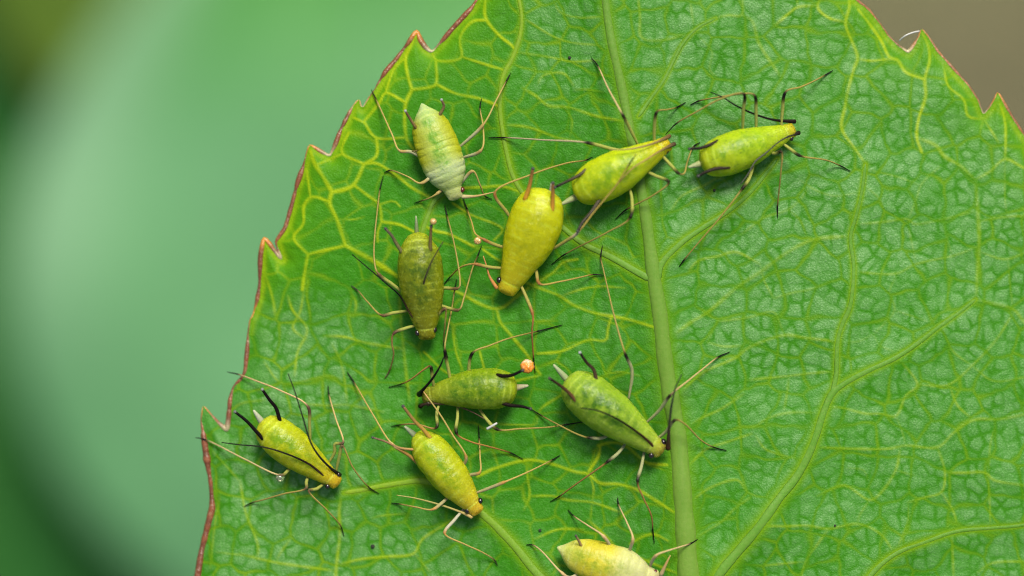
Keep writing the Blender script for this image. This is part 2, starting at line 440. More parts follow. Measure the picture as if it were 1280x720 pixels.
# finer veins, drawn in the relief and colour of the blade: (width, yellowness, points)
V = [
 (4,1,[(607,-5),(607,22),(625,45),(640,57),(645,65)]), (3.5,1,[(607,25),(590,27),(575,47),(577,71),(565,76),(545,75),(541,67)]),
 (3,1,[(577,71),(612,82),(632,88)]), (3.6,1,[(545,76),(545,105),(537,109),(515,112)]), (3.6,1,[(545,105),(570,117),(595,122),(615,129),(624,133)]),
 (4,1,[(515,112),(510,95),(507,72),(513,58),(519,44)]), (4,1,[(515,112),(507,130),(506,155),(509,175),(520,190),(534,208)]),
 (3.4,1,[(507,128),(482,116),(475,127),(455,152)]), (2.6,1,[(482,116),(488,97),(494,84),(507,72)]), (3.6,1,[(455,152),(470,172),(506,172)]),
 (3,1,[(455,153),(442,147)]), (4,1,[(470,172),(472,184),(470,196),(455,205)]), (3.4,1,[(455,205),(428,192),(428,182),(436,166)]),
 (2.6,1,[(428,192),(410,200),(396,206)]), (4.6,1,[(455,205),(442,231),(430,237),(415,240)]), (5.2,1,[(388,188),(392,202),(402,218),(415,240)]),
 (5,1,[(415,240),(412,253),(422,276),(432,307)]), (3.6,1,[(412,252),(390,246),(380,257),(379,280),(367,297),(385,318)]), (3,1,[(383,212),(385,225),(388,246)]),
 (4,1,[(385,318),(410,312),(432,307)]), (4.2,1,[(385,318),(381,340),(378,362)]), (5.6,1,[(432,307),(465,325),(495,344),(512,356)]),
 (3.8,1,[(455,205),(470,204),(494,218),(514,234),(536,246)]), (3.4,1,[(442,231),(458,243),(474,256),(477,277)]), (2.4,.9,[(474,256),(492,251),(500,258)]),
 (3.4,1,[(477,277),(500,281),(518,290)]), (2.6,.9,[(477,277),(472,290),(472,302)]), (2.2,.8,[(425,275),(445,274),(455,271)]),
 (3.4,1,[(558,238),(580,235),(604,234),(628,233),(654,241)]), (2.8,.9,[(566,254),(588,268),(628,286),(618,300)]), (3.2,1,[(534,284),(545,289),(560,292),(592,308)]),
 (3,1,[(604,312),(618,322),(634,331)]), (4.2,.9,[(566,362),(580,369),(600,380),(620,386),(632,382),(646,370),(660,360)]), (4,.9,[(621,386),(625,402),(637,417),(660,445),(675,468)]),
 (4,.9,[(655,352),(666,357),(700,370),(716,381),(746,392),(780,398),(802,404),(818,409)]), (3,.9,[(668,356),(692,340),(704,328),(722,324)]),
 (2.6,.7,[(702,370),(725,362),(748,358),(782,360)]), (3.4,.85,[(672,442),(702,439),(735,425),(757,425),(760,410),(764,396)]), (2.4,.7,[(662,402),(680,401),(697,401)]),
 (3,.9,[(646,476),(672,470)]), (3,.8,[(672,518),(677,510),(700,495),(718,486)]), (2.4,.7,[(622,530),(650,531),(670,530),(672,518)]), (2.6,.6,[(750,470),(775,465),(800,470)]),
 (3.8,1,[(748,557),(764,553),(780,556),(800,572),(810,579),(834,581)]), (3.4,1,[(750,558),(748,570),(736,589)]),
 (4,.9,[(597,595),(620,585),(660,575),(690,580),(720,590),(734,592),(750,604),(772,605),(796,612),(820,626),(842,640)]),
 (3.2,.7,[(658,578),(660,600),(662,620),(655,637)]), (3,.8,[(662,620),(690,620),(710,625),(740,628),(775,640)]), (2.8,.7,[(740,628),(738,650)]), (3,.8,[(736,592),(742,610),(740,628)]),
 (3,.8,[(668,674),(697,662),(730,662)]), (3.2,.9,[(788,680),(805,670),(818,668),(835,676)]), (3.6,.8,[(770,684),(755,668),(735,650)]), (3.4,.8,[(785,690),(810,702),(850,718)]),
 (4.2,.7,[(427,616),(424,640),(425,665),(420,714),(418,760)]), (3.8,.7,[(300,692),(322,698),(350,704),(415,713)]), (3.4,.6,[(300,600),(307,640),(322,680),(322,700)]),
 (2.6,.5,[(270,690),(295,693),(322,695)]), (2.8,.5,[(367,668),(350,692),(345,703)]), (3.8,.8,[(424,706),(450,699),(482,696),(517,692),(527,675),(557,655),(580,640)]),
 (3,.7,[(519,693),(537,715)]), (2.8,.6,[(465,648),(475,645),(507,642)]), (3,.6,[(380,362),(375,390),(366,410),(384,425)]), (3.6,.7,[(360,370),(366,388),(384,412),(372,440),(368,470)]),
 (3.6,.7,[(405,420),(430,421),(455,428),(490,434),(505,436)]), (3.4,.7,[(438,365),(445,378),(443,395)]), (3,.5,[(415,430),(425,450),(430,470),(434,505)]),
 (3,.45,[(330,452),(350,478),(372,478),(410,470),(430,476)]), (3,.45,[(380,505),(410,507),(432,506),(480,515)]), (4,.55,[(502,350),(500,380),(503,420),(507,460),(512,500)]),
 (4,.55,[(330,340),(340,370),(345,400)]), (3,.5,[(283,520),(300,505),(330,500)]), (2.8,.9,[(530,440),(560,467),(580,470),(604,468),(600,440)]), (2.6,.8,[(565,405),(570,440),(580,466)]),
 (3,.5,[(262,560),(285,585),(300,602)]), (3,.5,[(275,620),(268,660),(263,710)]),
 # right half
 (4.0,.55,[(927,19),(940,26),(947,50),(953,62),(965,80),(975,95)]), (3.4,.55,[(895,22),(912,19),(927,19),(928,0),(928,-20)]), (3.6,.55,[(797,-10),(800,20),(802,47),(830,50),(860,42)]),
 (3.2,.5,[(862,-5),(867,32)]), (2.6,.35,[(873,45),(890,65),(887,87),(900,100)]), (3,.5,[(645,65),(690,72),(715,77),(750,75)]), (3.0,.55,[(673,104),(676,97),(685,92),(705,92),(717,107)]),
 (3.6,.62,[(653,110),(670,120),(685,132),(710,134),(745,145),(784,152)]), (3,.5,[(719,112),(735,112),(754,115)]), (3.2,.7,[(632,156),(655,158),(670,162),(697,172),(720,176)]),
 (2.8,.5,[(653,22),(702,50),(752,57)]), (2.6,.6,[(705,134),(715,150),(712,172)]), (2.6,.4,[(690,-5),(700,15),(725,22),(758,20)]),
 (4,.8,[(1082,205),(1068,185),(1052,160),(1056,135),(1060,112),(1067,87),(1072,72),(1065,52),(1057,30),(1062,7),(1060,-10)]),
 (3.4,.85,[(1072,74),(1090,76),(1110,74),(1122,75)]), (3.8,.9,[(1055,27),(1035,22),(1022,9),(1027,-5)]), (3.6,.75,[(1022,7),(997,9),(980,22),(966,34)]), (3,.8,[(997,9),(996,-8)]),
 (3.8,1,[(1073,12),(1087,30),(1102,52),(1112,72),(1122,75),(1132,90),(1155,99)]), (4,1,[(1153,42),(1160,57),(1162,75),(1156,99),(1157,120),(1148,150),(1146,172),(1152,190)]),
 (3.2,.9,[(1180,82),(1185,107),(1205,125),(1210,145),(1230,149)]), (3,.8,[(1230,149),(1240,165),(1248,178)]), (3.6,.9,[(1247,122),(1256,150),(1257,180),(1256,199)]),
 (4.6,.75,[(1146,172),(1170,182),(1180,195),(1200,207),(1219,225)]), (3.6,.75,[(1220,224),(1238,214),(1256,199),(1280,210),(1310,224)]), (2.6,.6,[(1190,108),(1177,105)]),
 (5,.6,[(1219,225),(1222,260),(1224,300),(1222,340),(1220,374)]), (4.4,.6,[(1220,374),(1235,378),(1267,387),(1280,402),(1300,420)]),
 (3,.5,[(1072,280),(1100,278),(1135,274),(1142,280),(1175,275),(1218,264)]), (3,.5,[(1070,340),(1120,342),(1145,330),(1190,320),(1219,310)]), (3,.6,[(1222,277),(1257,271),(1290,270)]),
 (3,.6,[(1225,315),(1257,324),(1290,312)]), (2.8,.45,[(1135,274),(1145,250),(1152,230),(1175,208)]), (2.4,.3,[(1078,230),(1100,250),(1108,278)]), (2.4,.3,[(1135,280),(1140,305),(1145,328)]),
 (2.6,.35,[(1178,278),(1184,300),(1190,318)]), (2.4,.35,[(1085,212),(1125,222),(1150,232)]), (2.4,.3,[(1256,199),(1256,240),(1258,270)]), (2.4,.4,[(1260,324),(1262,350),(1266,386)]),
 (5,.6,[(840,420),(862,404),(885,390),(920,360),(950,340),(985,315),(1015,300),(1062,295)]), (4,.7,[(852,490),(870,472),(885,462),(920,447),(935,435),(980,419),(1005,422),(1046,427)]),
 (3,.5,[(895,402),(935,397),(967,390),(975,405),(980,419)]), (2.8,.5,[(895,402),(888,420),(884,428)]), (3,.5,[(967,373),(990,366),(1012,362),(1040,352)]), (3,.55,[(884,428),(905,433),(930,432)]),
 (3.4,.65,[(935,475),(985,470),(1010,467),(1044,464)]), (3.2,.6,[(986,471),(984,490),(980,512)]), (3.4,.65,[(858,534),(880,521),(900,512),(930,492)]), (3.2,.55,[(940,536),(960,523),(985,516),(1024,516)]),
 (3.2,.75,[(858,585),(882,562),(910,552),(940,542)]), (3.4,.75,[(862,628),(887,610),(922,600),(932,614)]), (3,.6,[(866,676),(880,666),(902,652),(917,637),(940,620)]), (3,.55,[(945,545),(955,560),(968,566),(1000,575)]),
 (3.4,.75,[(860,342),(866,332),(875,325),(898,320),(920,315),(950,330)]), (3,.45,[(925,294),(940,283),(955,272),(985,262),(1000,250)]), (3,.65,[(837,267),(842,258),(852,245),(880,232),(900,222),(912,232)]),
 (2.8,.4,[(985,262),(1000,275),(1008,295)]), (2.8,.45,[(950,330),(955,350),(967,373)]), (2.4,.35,[(1000,225),(1020,238),(1045,245),(1075,240)]), (2.4,.35,[(1012,232),(1000,250),(985,262)]),
 (3.6,.7,[(1022,559),(1065,561),(1110,561),(1132,557),(1172,559),(1192,541),(1217,525),(1250,524),(1290,516)]), (3.4,.75,[(1125,562),(1120,587),(1102,615),(1087,625),(1057,607),(1040,611),(1022,620)]),
 (2.8,.7,[(1120,588),(1142,594)]), (3.2,.75,[(1172,559),(1181,590),(1177,615),(1155,622),(1135,628)]), (3.4,.75,[(1181,591),(1205,591),(1232,591),(1242,600),(1290,608)]),
 (3.2,.7,[(1177,615),(1192,640),(1197,662)]), (2.8,.6,[(1087,625),(1074,645),(1072,655)]), (3.4,.7,[(948,657),(980,658),(1010,657),(1035,661),(1072,655),(1100,667),(1117,690)]),
 (3,.7,[(1036,661),(1022,680),(1007,702),(1000,730)]), (2.8,.65,[(1007,702),(975,705),(945,708)]), (3,.65,[(1190,668),(1192,725)]), (2.6,.6,[(1235,593),(1237,625),(1238,658)]),
 (3,.65,[(1222,716),(1240,704),(1290,702)]), (2.6,.5,[(1135,628),(1135,650),(1120,690)]), (3.2,.7,[(1125,450),(1147,481),(1132,495),(1120,520),(1100,517),(1082,517),(1047,509),(1030,512)]),
 (3,.6,[(1147,481),(1185,481),(1215,457),(1245,425),(1267,390)]), (2.8,.55,[(1215,457),(1192,440),(1182,420),(1178,408)]), (2.8,.55,[(1215,457),(1242,476),(1290,470)]),
 (3,.6,[(1187,482),(1197,507),(1215,523)]), (2.6,.5,[(1120,520),(1128,540),(1132,557)]), (2.4,.35,[(1092,418),(1100,432),(1118,440),(1122,447)]), (2.4,.35,[(1092,418),(1072,427),(1050,428)]),
 (2.4,.3,[(1092,418),(1118,388),(1112,365),(1120,345)]), (2.4,.3,[(1118,388),(1140,395),(1160,402)]), (2.4,.5,[(1245,530),(1238,555),(1236,590)]), (2.6,.4,[(1060,585),(1080,588),(1085,600)]),
]
MINE = np.array([[x, y] for x, y, w in MIDRIB], float)
def midrib_x(py):
    return np.interp(py, MINE[:, 1], MINE[:, 0])

# nonuniform sampling: fine inside the picture, coarse beyond it
gx = np.concatenate([np.arange(226, 1292, 1.7), np.arange(1292, 1570, 9.0)])
gy = np.concatenate([np.arange(-264, -8, 9.0), np.arange(-8, 730, 1.7), np.arange(730, 1512, 9.0)])
GX, GY = np.meshgrid(gx, gy)
SH = GX.shape

def polyline_dist(points, reach, GX=GX, GY=GY):
    """distance to a polyline and the blend position along it, only within reach"""
    d = np.full(SH, 1e6)
    t_out = np.zeros(SH)
    for i in range(len(points) - 1):
        ax, ay = points[i][:2]
        bx, by = points[i + 1][:2]
        i0 = np.searchsorted(gx, min(ax, bx) - reach); i1 = np.searchsorted(gx, max(ax, bx) + reach)
        j0 = np.searchsorted(gy, min(ay, by) - reach); j1 = np.searchsorted(gy, max(ay, by) + reach)
        if i1 <= i0 or j1 <= j0:
            continue
        x = GX[j0:j1, i0:i1]; y = GY[j0:j1, i0:i1]
        l2 = (bx - ax) ** 2 + (by - ay) ** 2 + 1e-9
        t = np.clip(((x - ax) * (bx - ax) + (y - ay) * (by - ay)) / l2, 0, 1)
        dd = np.hypot(x - ax - t * (bx - ax), y - ay - t * (by - ay))
        sub = d[j0:j1, i0:i1]
        m = dd < sub
        sub[m] = dd[m]
        t_out[j0:j1, i0:i1][m] = (i + t)[m]
    return d, t_out

def smooth_poly(points, step=5.0):
    p = np.array([list(q[:2]) + [0.0] for q in points], float)
    ln = np.linalg.norm(np.diff(p[:, :2], axis=0), axis=1).sum()
    c = catmull(p, max(3, int(ln / step)))
    return [(a[0], a[1]) for a in c]

def value_noise(x, y, cell, seed):
    r = np.random.default_rng(seed)
    tab = r.random((256, 256))
    u, v = x / cell, y / cell
    i, j = np.floor(u).astype(int), np.floor(v).astype(int)
    fu, fv = u - i, v - j
    fu = fu * fu * (3 - 2 * fu); fv = fv * fv * (3 - 2 * fv)
    g = lambda a, b: tab[a % 256, b % 256]
    return (g(i, j) * (1 - fu) * (1 - fv) + g(i+1, j) * fu * (1 - fv) + g(i, j+1) * (1 - fu) * fv + g(i+1, j+1) * fu * fv)

def cells(x, y, cell, seed):
    """Voronoi: distance to the cell border (roughly, in pixels) and a random number per cell"""
    r = np.random.default_rng(seed)
    jx = r.random((128, 128)) * 0.8 + 0.1
    jy = r.random((128, 128)) * 0.8 + 0.1
    rv = r.random((128, 128))
    u, v = x / cell, y / cell
    i, j = np.floor(u).astype(int), np.floor(v).astype(int)
    f1 = np.full(x.shape, 1e9); f2 = np.full(x.shape, 1e9); val = np.zeros(x.shape)
    for a in (-2, -1, 0, 1, 2):
        for b in (-2, -1, 0, 1, 2):
            cx = i + a + jx[(i + a) % 128, (j + b) % 128]
            cy = j + b + jy[(i + a) % 128, (j + b) % 128]
            d = np.hypot(u - cx, v - cy)
            m = d < f1
            f2 = np.where(m, f1, np.minimum(f2, d))
            val = np.where(m, rv[(i + a) % 128, (j + b) % 128], val)
            f1 = np.where(m, d, f1)
    return (f2 - f1) * cell * 0.5, val

# inside or outside the outline
inside = np.zeros(SH, bool)
ox, oy = OUTLINE[:, 0], OUTLINE[:, 1]
for i in range(len(OUTLINE)):
    x0, y0 = OUTLINE[i]; x1, y1 = OUTLINE[(i + 1) % len(OUTLINE)]
    if y0 == y1:
        continue
    rows = (gy > min(y0, y1)) & (gy <= max(y0, y1))
    if rows.any():
        xi = x0 + (gy[rows] - y0) * (x1 - x0) / (y1 - y0)
        inside[rows] ^= (gx[None, :] > xi[:, None])
closed = [tuple(p) for p in OUTLINE] + [tuple(OUTLINE[0])]
edge_d, edge_t = polyline_dist(closed, 120.0)
edge_d = np.minimum(edge_d, 120.0)

wx = GX + 9 * (value_noise(GX, GY, 31, 1) - 0.5) + 4 * (value_noise(GX, GY, 11, 2) - 0.5)
wy = GY + 9 * (value_noise(GX, GY, 31, 3) - 0.5) + 4 * (value_noise(GX, GY, 11, 4) - 0.5)
c1, r1 = cells(wx, wy, 17.0, 11)       # areoles
c2, r2 = cells(wx, wy, 44.0, 12)       # groups of areoles

dx = GX - midrib_x(GY)
fade = value_noise(GX, GY, 24, 22)
vein = np.zeros(SH)
ridge = np.zeros(SH)
for w, yel, pts in V:
    if min(q[0] for q in pts) > 790:
        far_in = min(np.min(np.hypot(OUTLINE[:, 0] - q[0], OUTLINE[:, 1] - q[1])) for q in pts)
        yel = yel * (0.70 if far_in > 45 else 0.9)
    sp = smooth_poly(pts)
    d, t = polyline_dist(sp, 26.0)
    taper = 1.0
    if yel <= 0.82:                     # the weaker veins thin out towards their ends
        taper = np.clip(0.30 + np.minimum(t, len(sp) - 1 - t) / 4.0, 0, 1)
    wob = 0.8 + 0.45 * value_noise(GX, GY, 13, 21)
    vein = np.maximum(vein, (0.10 + 0.90 * yel ** 1.5) * (0.55 + 0.6 * fade) * taper * np.exp(-(d / (w * 0.50 * wob)) ** 2.6))
    ridge = np.maximum(ridge, np.exp(-(d / (w * 0.8)) ** 2) * w / 4.0)
fold = np.zeros(SH)
smoothv = np.zeros(SH)
for sv in SIDE_VEINS:
    d, t = polyline_dist(smooth_poly(sv), 90.0)
    wmean = np.interp(t, [0, max(t.max(), 1e-6)], [sv[0][2], sv[-1][2]])
    fold = np.maximum(fold, np.exp(-(d / 26.0) ** 2) * np.clip(wmean / 9.0, 0.4, 1.2))
    smoothv = np.maximum(smoothv, np.exp(-(d / (wmean * 1.1)) ** 4))
    vein = np.maximum(vein, 0.45 * np.exp(-(d / (wmean * 0.95)) ** 2))
for sv in (MIDRIB,):
    d, t = polyline_dist(smooth_poly(sv, 20.0), 90.0)
    fold = np.maximum(fold, 1.1 * np.exp(-(d / 30.0) ** 2))
    smoothv = np.maximum(smoothv, np.exp(-(d / np.interp(GY, [0, 350, 720], [9, 14, 19])) ** 4))
    vein = np.maximum(vein, 0.30 * np.exp(-(d / np.interp(GY, [0, 350, 720], [9, 14, 19])) ** 2))
vein = np.maximum(vein, np.where(dx < 0, 0.42, 0.30) * np.exp(-((edge_d - 4.0) / 3.5) ** 2) * (0.5 + fade) * (GY < 420))
vein = np.clip(vein, 0, 1)

def roof(dx):
    dx = np.sign(dx) * (np.sqrt(dx ** 2 + 26.0 ** 2) - 26.0)
    left = np.where(dx < 0, -dx, 0.0)
    right = np.where(dx > 0, dx, 0.0)
    zl = -(0.20 * 150 * (1 - np.exp(-left / 150.0)) + 0.02 * left)
    zr = -(0.085 * right - 0.00002 * right ** 2)
    return (zl + zr) / PX
swell = (value_noise(GX, GY, 140, 31) - 0.5) * 0.030 + (value_noise(GX, GY, 60, 32) - 0.5) * 0.016
link1 = np.clip(1.5 * value_noise(GX, GY, 15, 42) - 0.15, 0.12, 1)      # some cells run together
minor = np.exp(-(c1 / 1.5) ** 2) * link1
medium = np.exp(-(c2 / 2.0) ** 2) * 0.9
minor = np.clip(np.maximum(minor, medium), 0, 1)
bulge = 1 - np.exp(-(np.minimum(c1, c2) / 5.0) ** 1.6)
bulge = bulge * (1 - smoothv)
ridge = ridge * (1 - smoothv)
plateau = (1 - 0.9 * link1 * np.exp(-(c1 / 2.1) ** 2)) * (1 - 0.9 * np.exp(-(c2 / 2.6) ** 2))
curl = -0.020 * np.exp(-(edge_d / 14.0) ** 2)
Z_SMOOTH = roof(dx) + swell + 0.020 * fold + curl
Z = Z_SMOOTH + 0.0025 * bulge + 0.0016 * ridge
# where the pale sky sheen is painted in: all over the right half, along the lower left rim and at the top, thin in the upper left
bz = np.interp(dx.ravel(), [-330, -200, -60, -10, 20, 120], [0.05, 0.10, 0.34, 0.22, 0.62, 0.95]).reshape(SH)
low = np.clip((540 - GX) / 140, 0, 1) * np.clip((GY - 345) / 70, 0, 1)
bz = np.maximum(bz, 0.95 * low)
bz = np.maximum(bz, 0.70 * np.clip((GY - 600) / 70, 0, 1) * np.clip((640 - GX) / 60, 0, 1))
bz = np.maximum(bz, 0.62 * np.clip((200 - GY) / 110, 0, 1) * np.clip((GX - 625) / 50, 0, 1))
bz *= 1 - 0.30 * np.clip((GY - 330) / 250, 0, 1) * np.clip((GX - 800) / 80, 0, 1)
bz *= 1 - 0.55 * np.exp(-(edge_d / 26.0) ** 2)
sheen_mask = np.clip(bz * (0.75 + 0.65 * value_noise(GX, GY, 70, 41)) * (0.72 + 0.5 * r1), 0, 1) * plateau * (1 - smoothv)
glow = np.clip((0.65 * np.exp(-(edge_d / 18.0) ** 2) + 0.35 * np.exp(-(edge_d / 55.0) ** 2)) * np.where(dx < 0, 1.0, 0.75) * np.clip((440 - GY) / 120, 0, 1), 0, 1)  # light glowing through the margin, painted into the base colour
net = np.exp(-(c2 / 1.5) ** 2) * (0.10 + 0.30 * fade) * np.where(dx < 0, 1.0, 0.75)
vein = np.maximum(vein, net * (1 - smoothv))
strong = np.clip(vein * 1.6, 0, 1)
minor = minor * (1 - strong) * (0.50 + 0.50 * np.maximum(low, np.clip((GX - 560) / 260, 0, 1)))

def leaf_z(px, py):
    i = np.clip(np.searchsorted(gx, px), 1, len(gx) - 1)
    j = np.clip(np.searchsorted(gy, py), 1, len(gy) - 1)
    return float(Z[j, i])

def closest_on_outline(x, y, t):
    i = np.minimum(t.astype(int), len(OUTLINE) - 1)
    f = t - i
    a = OUTLINE[i % len(OUTLINE)]; b = OUTLINE[(i + 1) % len(OUTLINE)]
    return a + (b - a) * f[:, None]

quad_in = inside[:-1, :-1] | inside[1:, :-1] | inside[:-1, 1:] | inside[1:, 1:]
VX, VY = GX.copy(), GY.copy()
used = np.zeros(SH, bool)
used[:-1, :-1] |= quad_in; used[1:, :-1] |= quad_in; used[:-1, 1:] |= quad_in; used[1:, 1:] |= quad_in
snap = used & ~inside & (edge_d < 119)
cp = closest_on_outline(VX[snap], VY[snap], edge_t[snap])
VX[snap] = cp[:, 0]; VY[snap] = cp[:, 1]
index = np.full(SH, -1)
index[used] = np.arange(used.sum())
blade_v = PA(VX[used], VY[used], Z[used])
jj, ii = np.nonzero(quad_in)
blade_f = np.stack([index[jj, ii], index[jj + 1, ii], index[jj + 1, ii + 1], index[jj, ii + 1]], axis=1)
blade_t = np.stack([vein[used], minor[used], sheen_mask[used], 1 - glow[used]], axis=1)

nb = len(blade_v)
under = PA(VX[used], VY[used], Z_SMOOTH[used] - 0.014)
blade_v = np.concatenate([blade_v, under])
blade_f = np.concatenate([blade_f, blade_f[:, ::-1] + nb])
blade_t = np.concatenate([blade_t, blade_t])
leaf = empty("leaf", (0, 0, 0), "large toothed green leaf with yellow veins and a reddish rim, carrying the aphids", "leaf")
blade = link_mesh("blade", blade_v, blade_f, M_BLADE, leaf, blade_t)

def vein_part(name, ctrl, col0, col1, lift, flat, step=6.0, nseg=10):
    c = np.array(ctrl, float)
    ln = np.linalg.norm(np.diff(c[:, :2], axis=0), axis=1).sum()
    p = catmull(np.column_stack([c[:, 0], c[:, 1], np.zeros(len(c)), c[:, 2]]), int(ln / step))
    pts, rad, cols = [], [], []
    n = len(p)
    for k, (x, y, _, w) in enumerate(p):
        i = np.clip(np.searchsorted(gx, x), 1, len(gx) - 1); j = np.clip(np.searchsorted(gy, y), 1, len(gy) - 1)
        r = w * 0.5 / PX
        wob = 1.0 + 0.08 * math.sin(k * 0.9) * random.random()
        pts.append(P(x, y, Z_SMOOTH[j, i] + lift * r))
        rad.append(r * wob)
        f = k / (n - 1)
        cols.append([col0[q] * (1 - f) + col1[q] * f for q in range(3)])
    pts = np.array(pts)
    # smooth the heights so that the vein runs evenly over the blade
    z = pts[:, 2].copy()
    for _ in range(6):
        z[1:-1] = (z[:-2] + z[1:-1] * 2 + z[2:]) / 4
    pts[:, 2] = z
    rad = np.array(rad)
    rad[0] *= 0.6; rad[-1] *= 0.3
    v, f = tube(pts, rad, nseg, flat)
    return link_mesh(name, v, f, M_VEIN, leaf, tube_tint(cols, nseg))

vein_part("midrib", MIDRIB, (0.075, 0.180, 0.018), (0.130, 0.205, 0.024), -0.30, 0.62, 8.0, 16)
for k, sv in enumerate(SIDE_VEINS):
    vein_part("side_vein", sv, (0.080, 0.195, 0.018), (0.060, 0.175, 0.012) if k in (0, 1, 2, 5, 6) else (0.16, 0.26, 0.006), -0.06, 0.34)

# the rim: a thin rolled edge, red-brown on the left, thinner and pinkish on the right, orange at the tooth tips
def margin():
    o = [tuple(p) for p in OUTLINE]
    dens = []
    for i in range(len(o)):
        a = np.array(o[i]); b = np.array(o[(i + 1) % len(o)])
        n = max(2, int(np.linalg.norm(b - a) / (3.0 if (a[1] < 740 and a[0] < 1300 and a[1] > -20) else 14.0)))
        for k in range(n):
            dens.append(a + (b - a) * k / n)
    dens = np.array(dens)
    for _ in range(1):
        dens = 0.5 * dens + 0.25 * np.roll(dens, 1, 0) + 0.25 * np.roll(dens, -1, 0)
    tips = np.array([(254,507),(330,297),(387,181),(449,124),(521,38),(1152,36),(1247,115),(317,394)], float)
    notch = np.array([(284,538),(352,324),(413,196),(453,136),(540,66),(1135,66),(1229,144)], float)
    pts, rad, cols = [], [], []
    for k, (x, y) in enumerate(dens):
        i = np.clip(np.searchsorted(gx, x), 1, len(gx) - 1); j = np.clip(np.searchsorted(gy, y), 1, len(gy) - 1)
        left = 1.0 if x < midrib_x(y) else 0.0
        nv = float(value_noise(np.array(x), np.array(y), 22, 51))
        nv2 = float(value_noise(np.array(x), np.array(y), 7, 52))
        r = (0.9 + 3.4 * nv ** 1.4 + 1.0 * nv2) if left else (0.7 + 1.6 * nv + 0.6 * nv2)
        if left and y > 540:
            r += 1.3
        red = np.array((0.165, 0.052, 0.017)) if left else np.array((0.24, 0.095, 0.03))
        c = red * (0.55 + 0.8 * nv2)
        dt = np.min(np.hypot(tips[:, 0] - x, tips[:, 1] - y)); dn = np.min(np.hypot(notch[:, 0] - x, notch[:, 1] - y))
        ft = math.exp(-(dt / 12.0) ** 2); fn = math.exp(-(dn / 11.0) ** 2)
        c = c * (1 - ft) + np.array((0.52, 0.20, 0.015)) * ft
        c = c * (1 - fn) + np.array((0.36, 0.32, 0.17)) * fn
        r = r * (1 - 0.35 * ft)
        pts.append(P(x, y, Z[j, i] - 0.006)); rad.append(r / PX); cols.append(c)
    pts.append(pts[0]); rad.append(rad[0]); cols.append(cols[0])
    v, f = tube(np.array(pts), np.array(rad), 8, 1.15)
    return link_mesh("leaf_margin", v, f, M_MARGIN, leaf, tube_tint(cols, 8))
margin()
# stalk below the picture
v, f = tube(catmull([P(912, 1470, leaf_z(912, 1470) - .02), P(925, 1600, -0.3), P(940, 1900, -1.2), P(960, 2300, -3.0)], 24), np.linspace(26, 22, 24) / PX, 12)
link_mesh("stalk", v, f, M_VEIN, leaf, np.tile((0.14, 0.2, 0.05), (len(v), 1)))

# ------------------------------------------------------------------ blurred background
def bg_leaf_material(name, c0, c1, vein_col, rough, spec, tip_col=(0.045, 0.175, 0.030)):
    m, nt, bs = new_mat(name)
    at = N(nt, "ShaderNodeAttribute", attribute_name="tint")
    sep = N(nt, "ShaderNodeSeparateColor")
    nt.links.new(at.outputs["Color"], sep.inputs[0])
    oc = obj_coord(nt)
    f = ramp(nt, noise(nt, 0.5, 4, 0.55, oc), 0.3, 0.7)
    c = mixc(nt, f, c0, c1)
    c = mixc(nt, sep.outputs[0], c, vein_col)
    c = mixc(nt, sep.outputs[1], c, tip_col)
    c = mixc(nt, sep.outputs[2], c, (0.150, 0.270, 0.150))  # lit band along the left rim, painted as a paler colour
    nt.links.new(c, bs.inputs["Base Color"])
    bs.inputs["Roughness"].default_value = rough
    bs.inputs["Specular IOR Level"].default_value = spec
    bump(nt, bs, noise(nt, 5.0, 4, 0.6, oc), 0.25, 0.08)
    return m

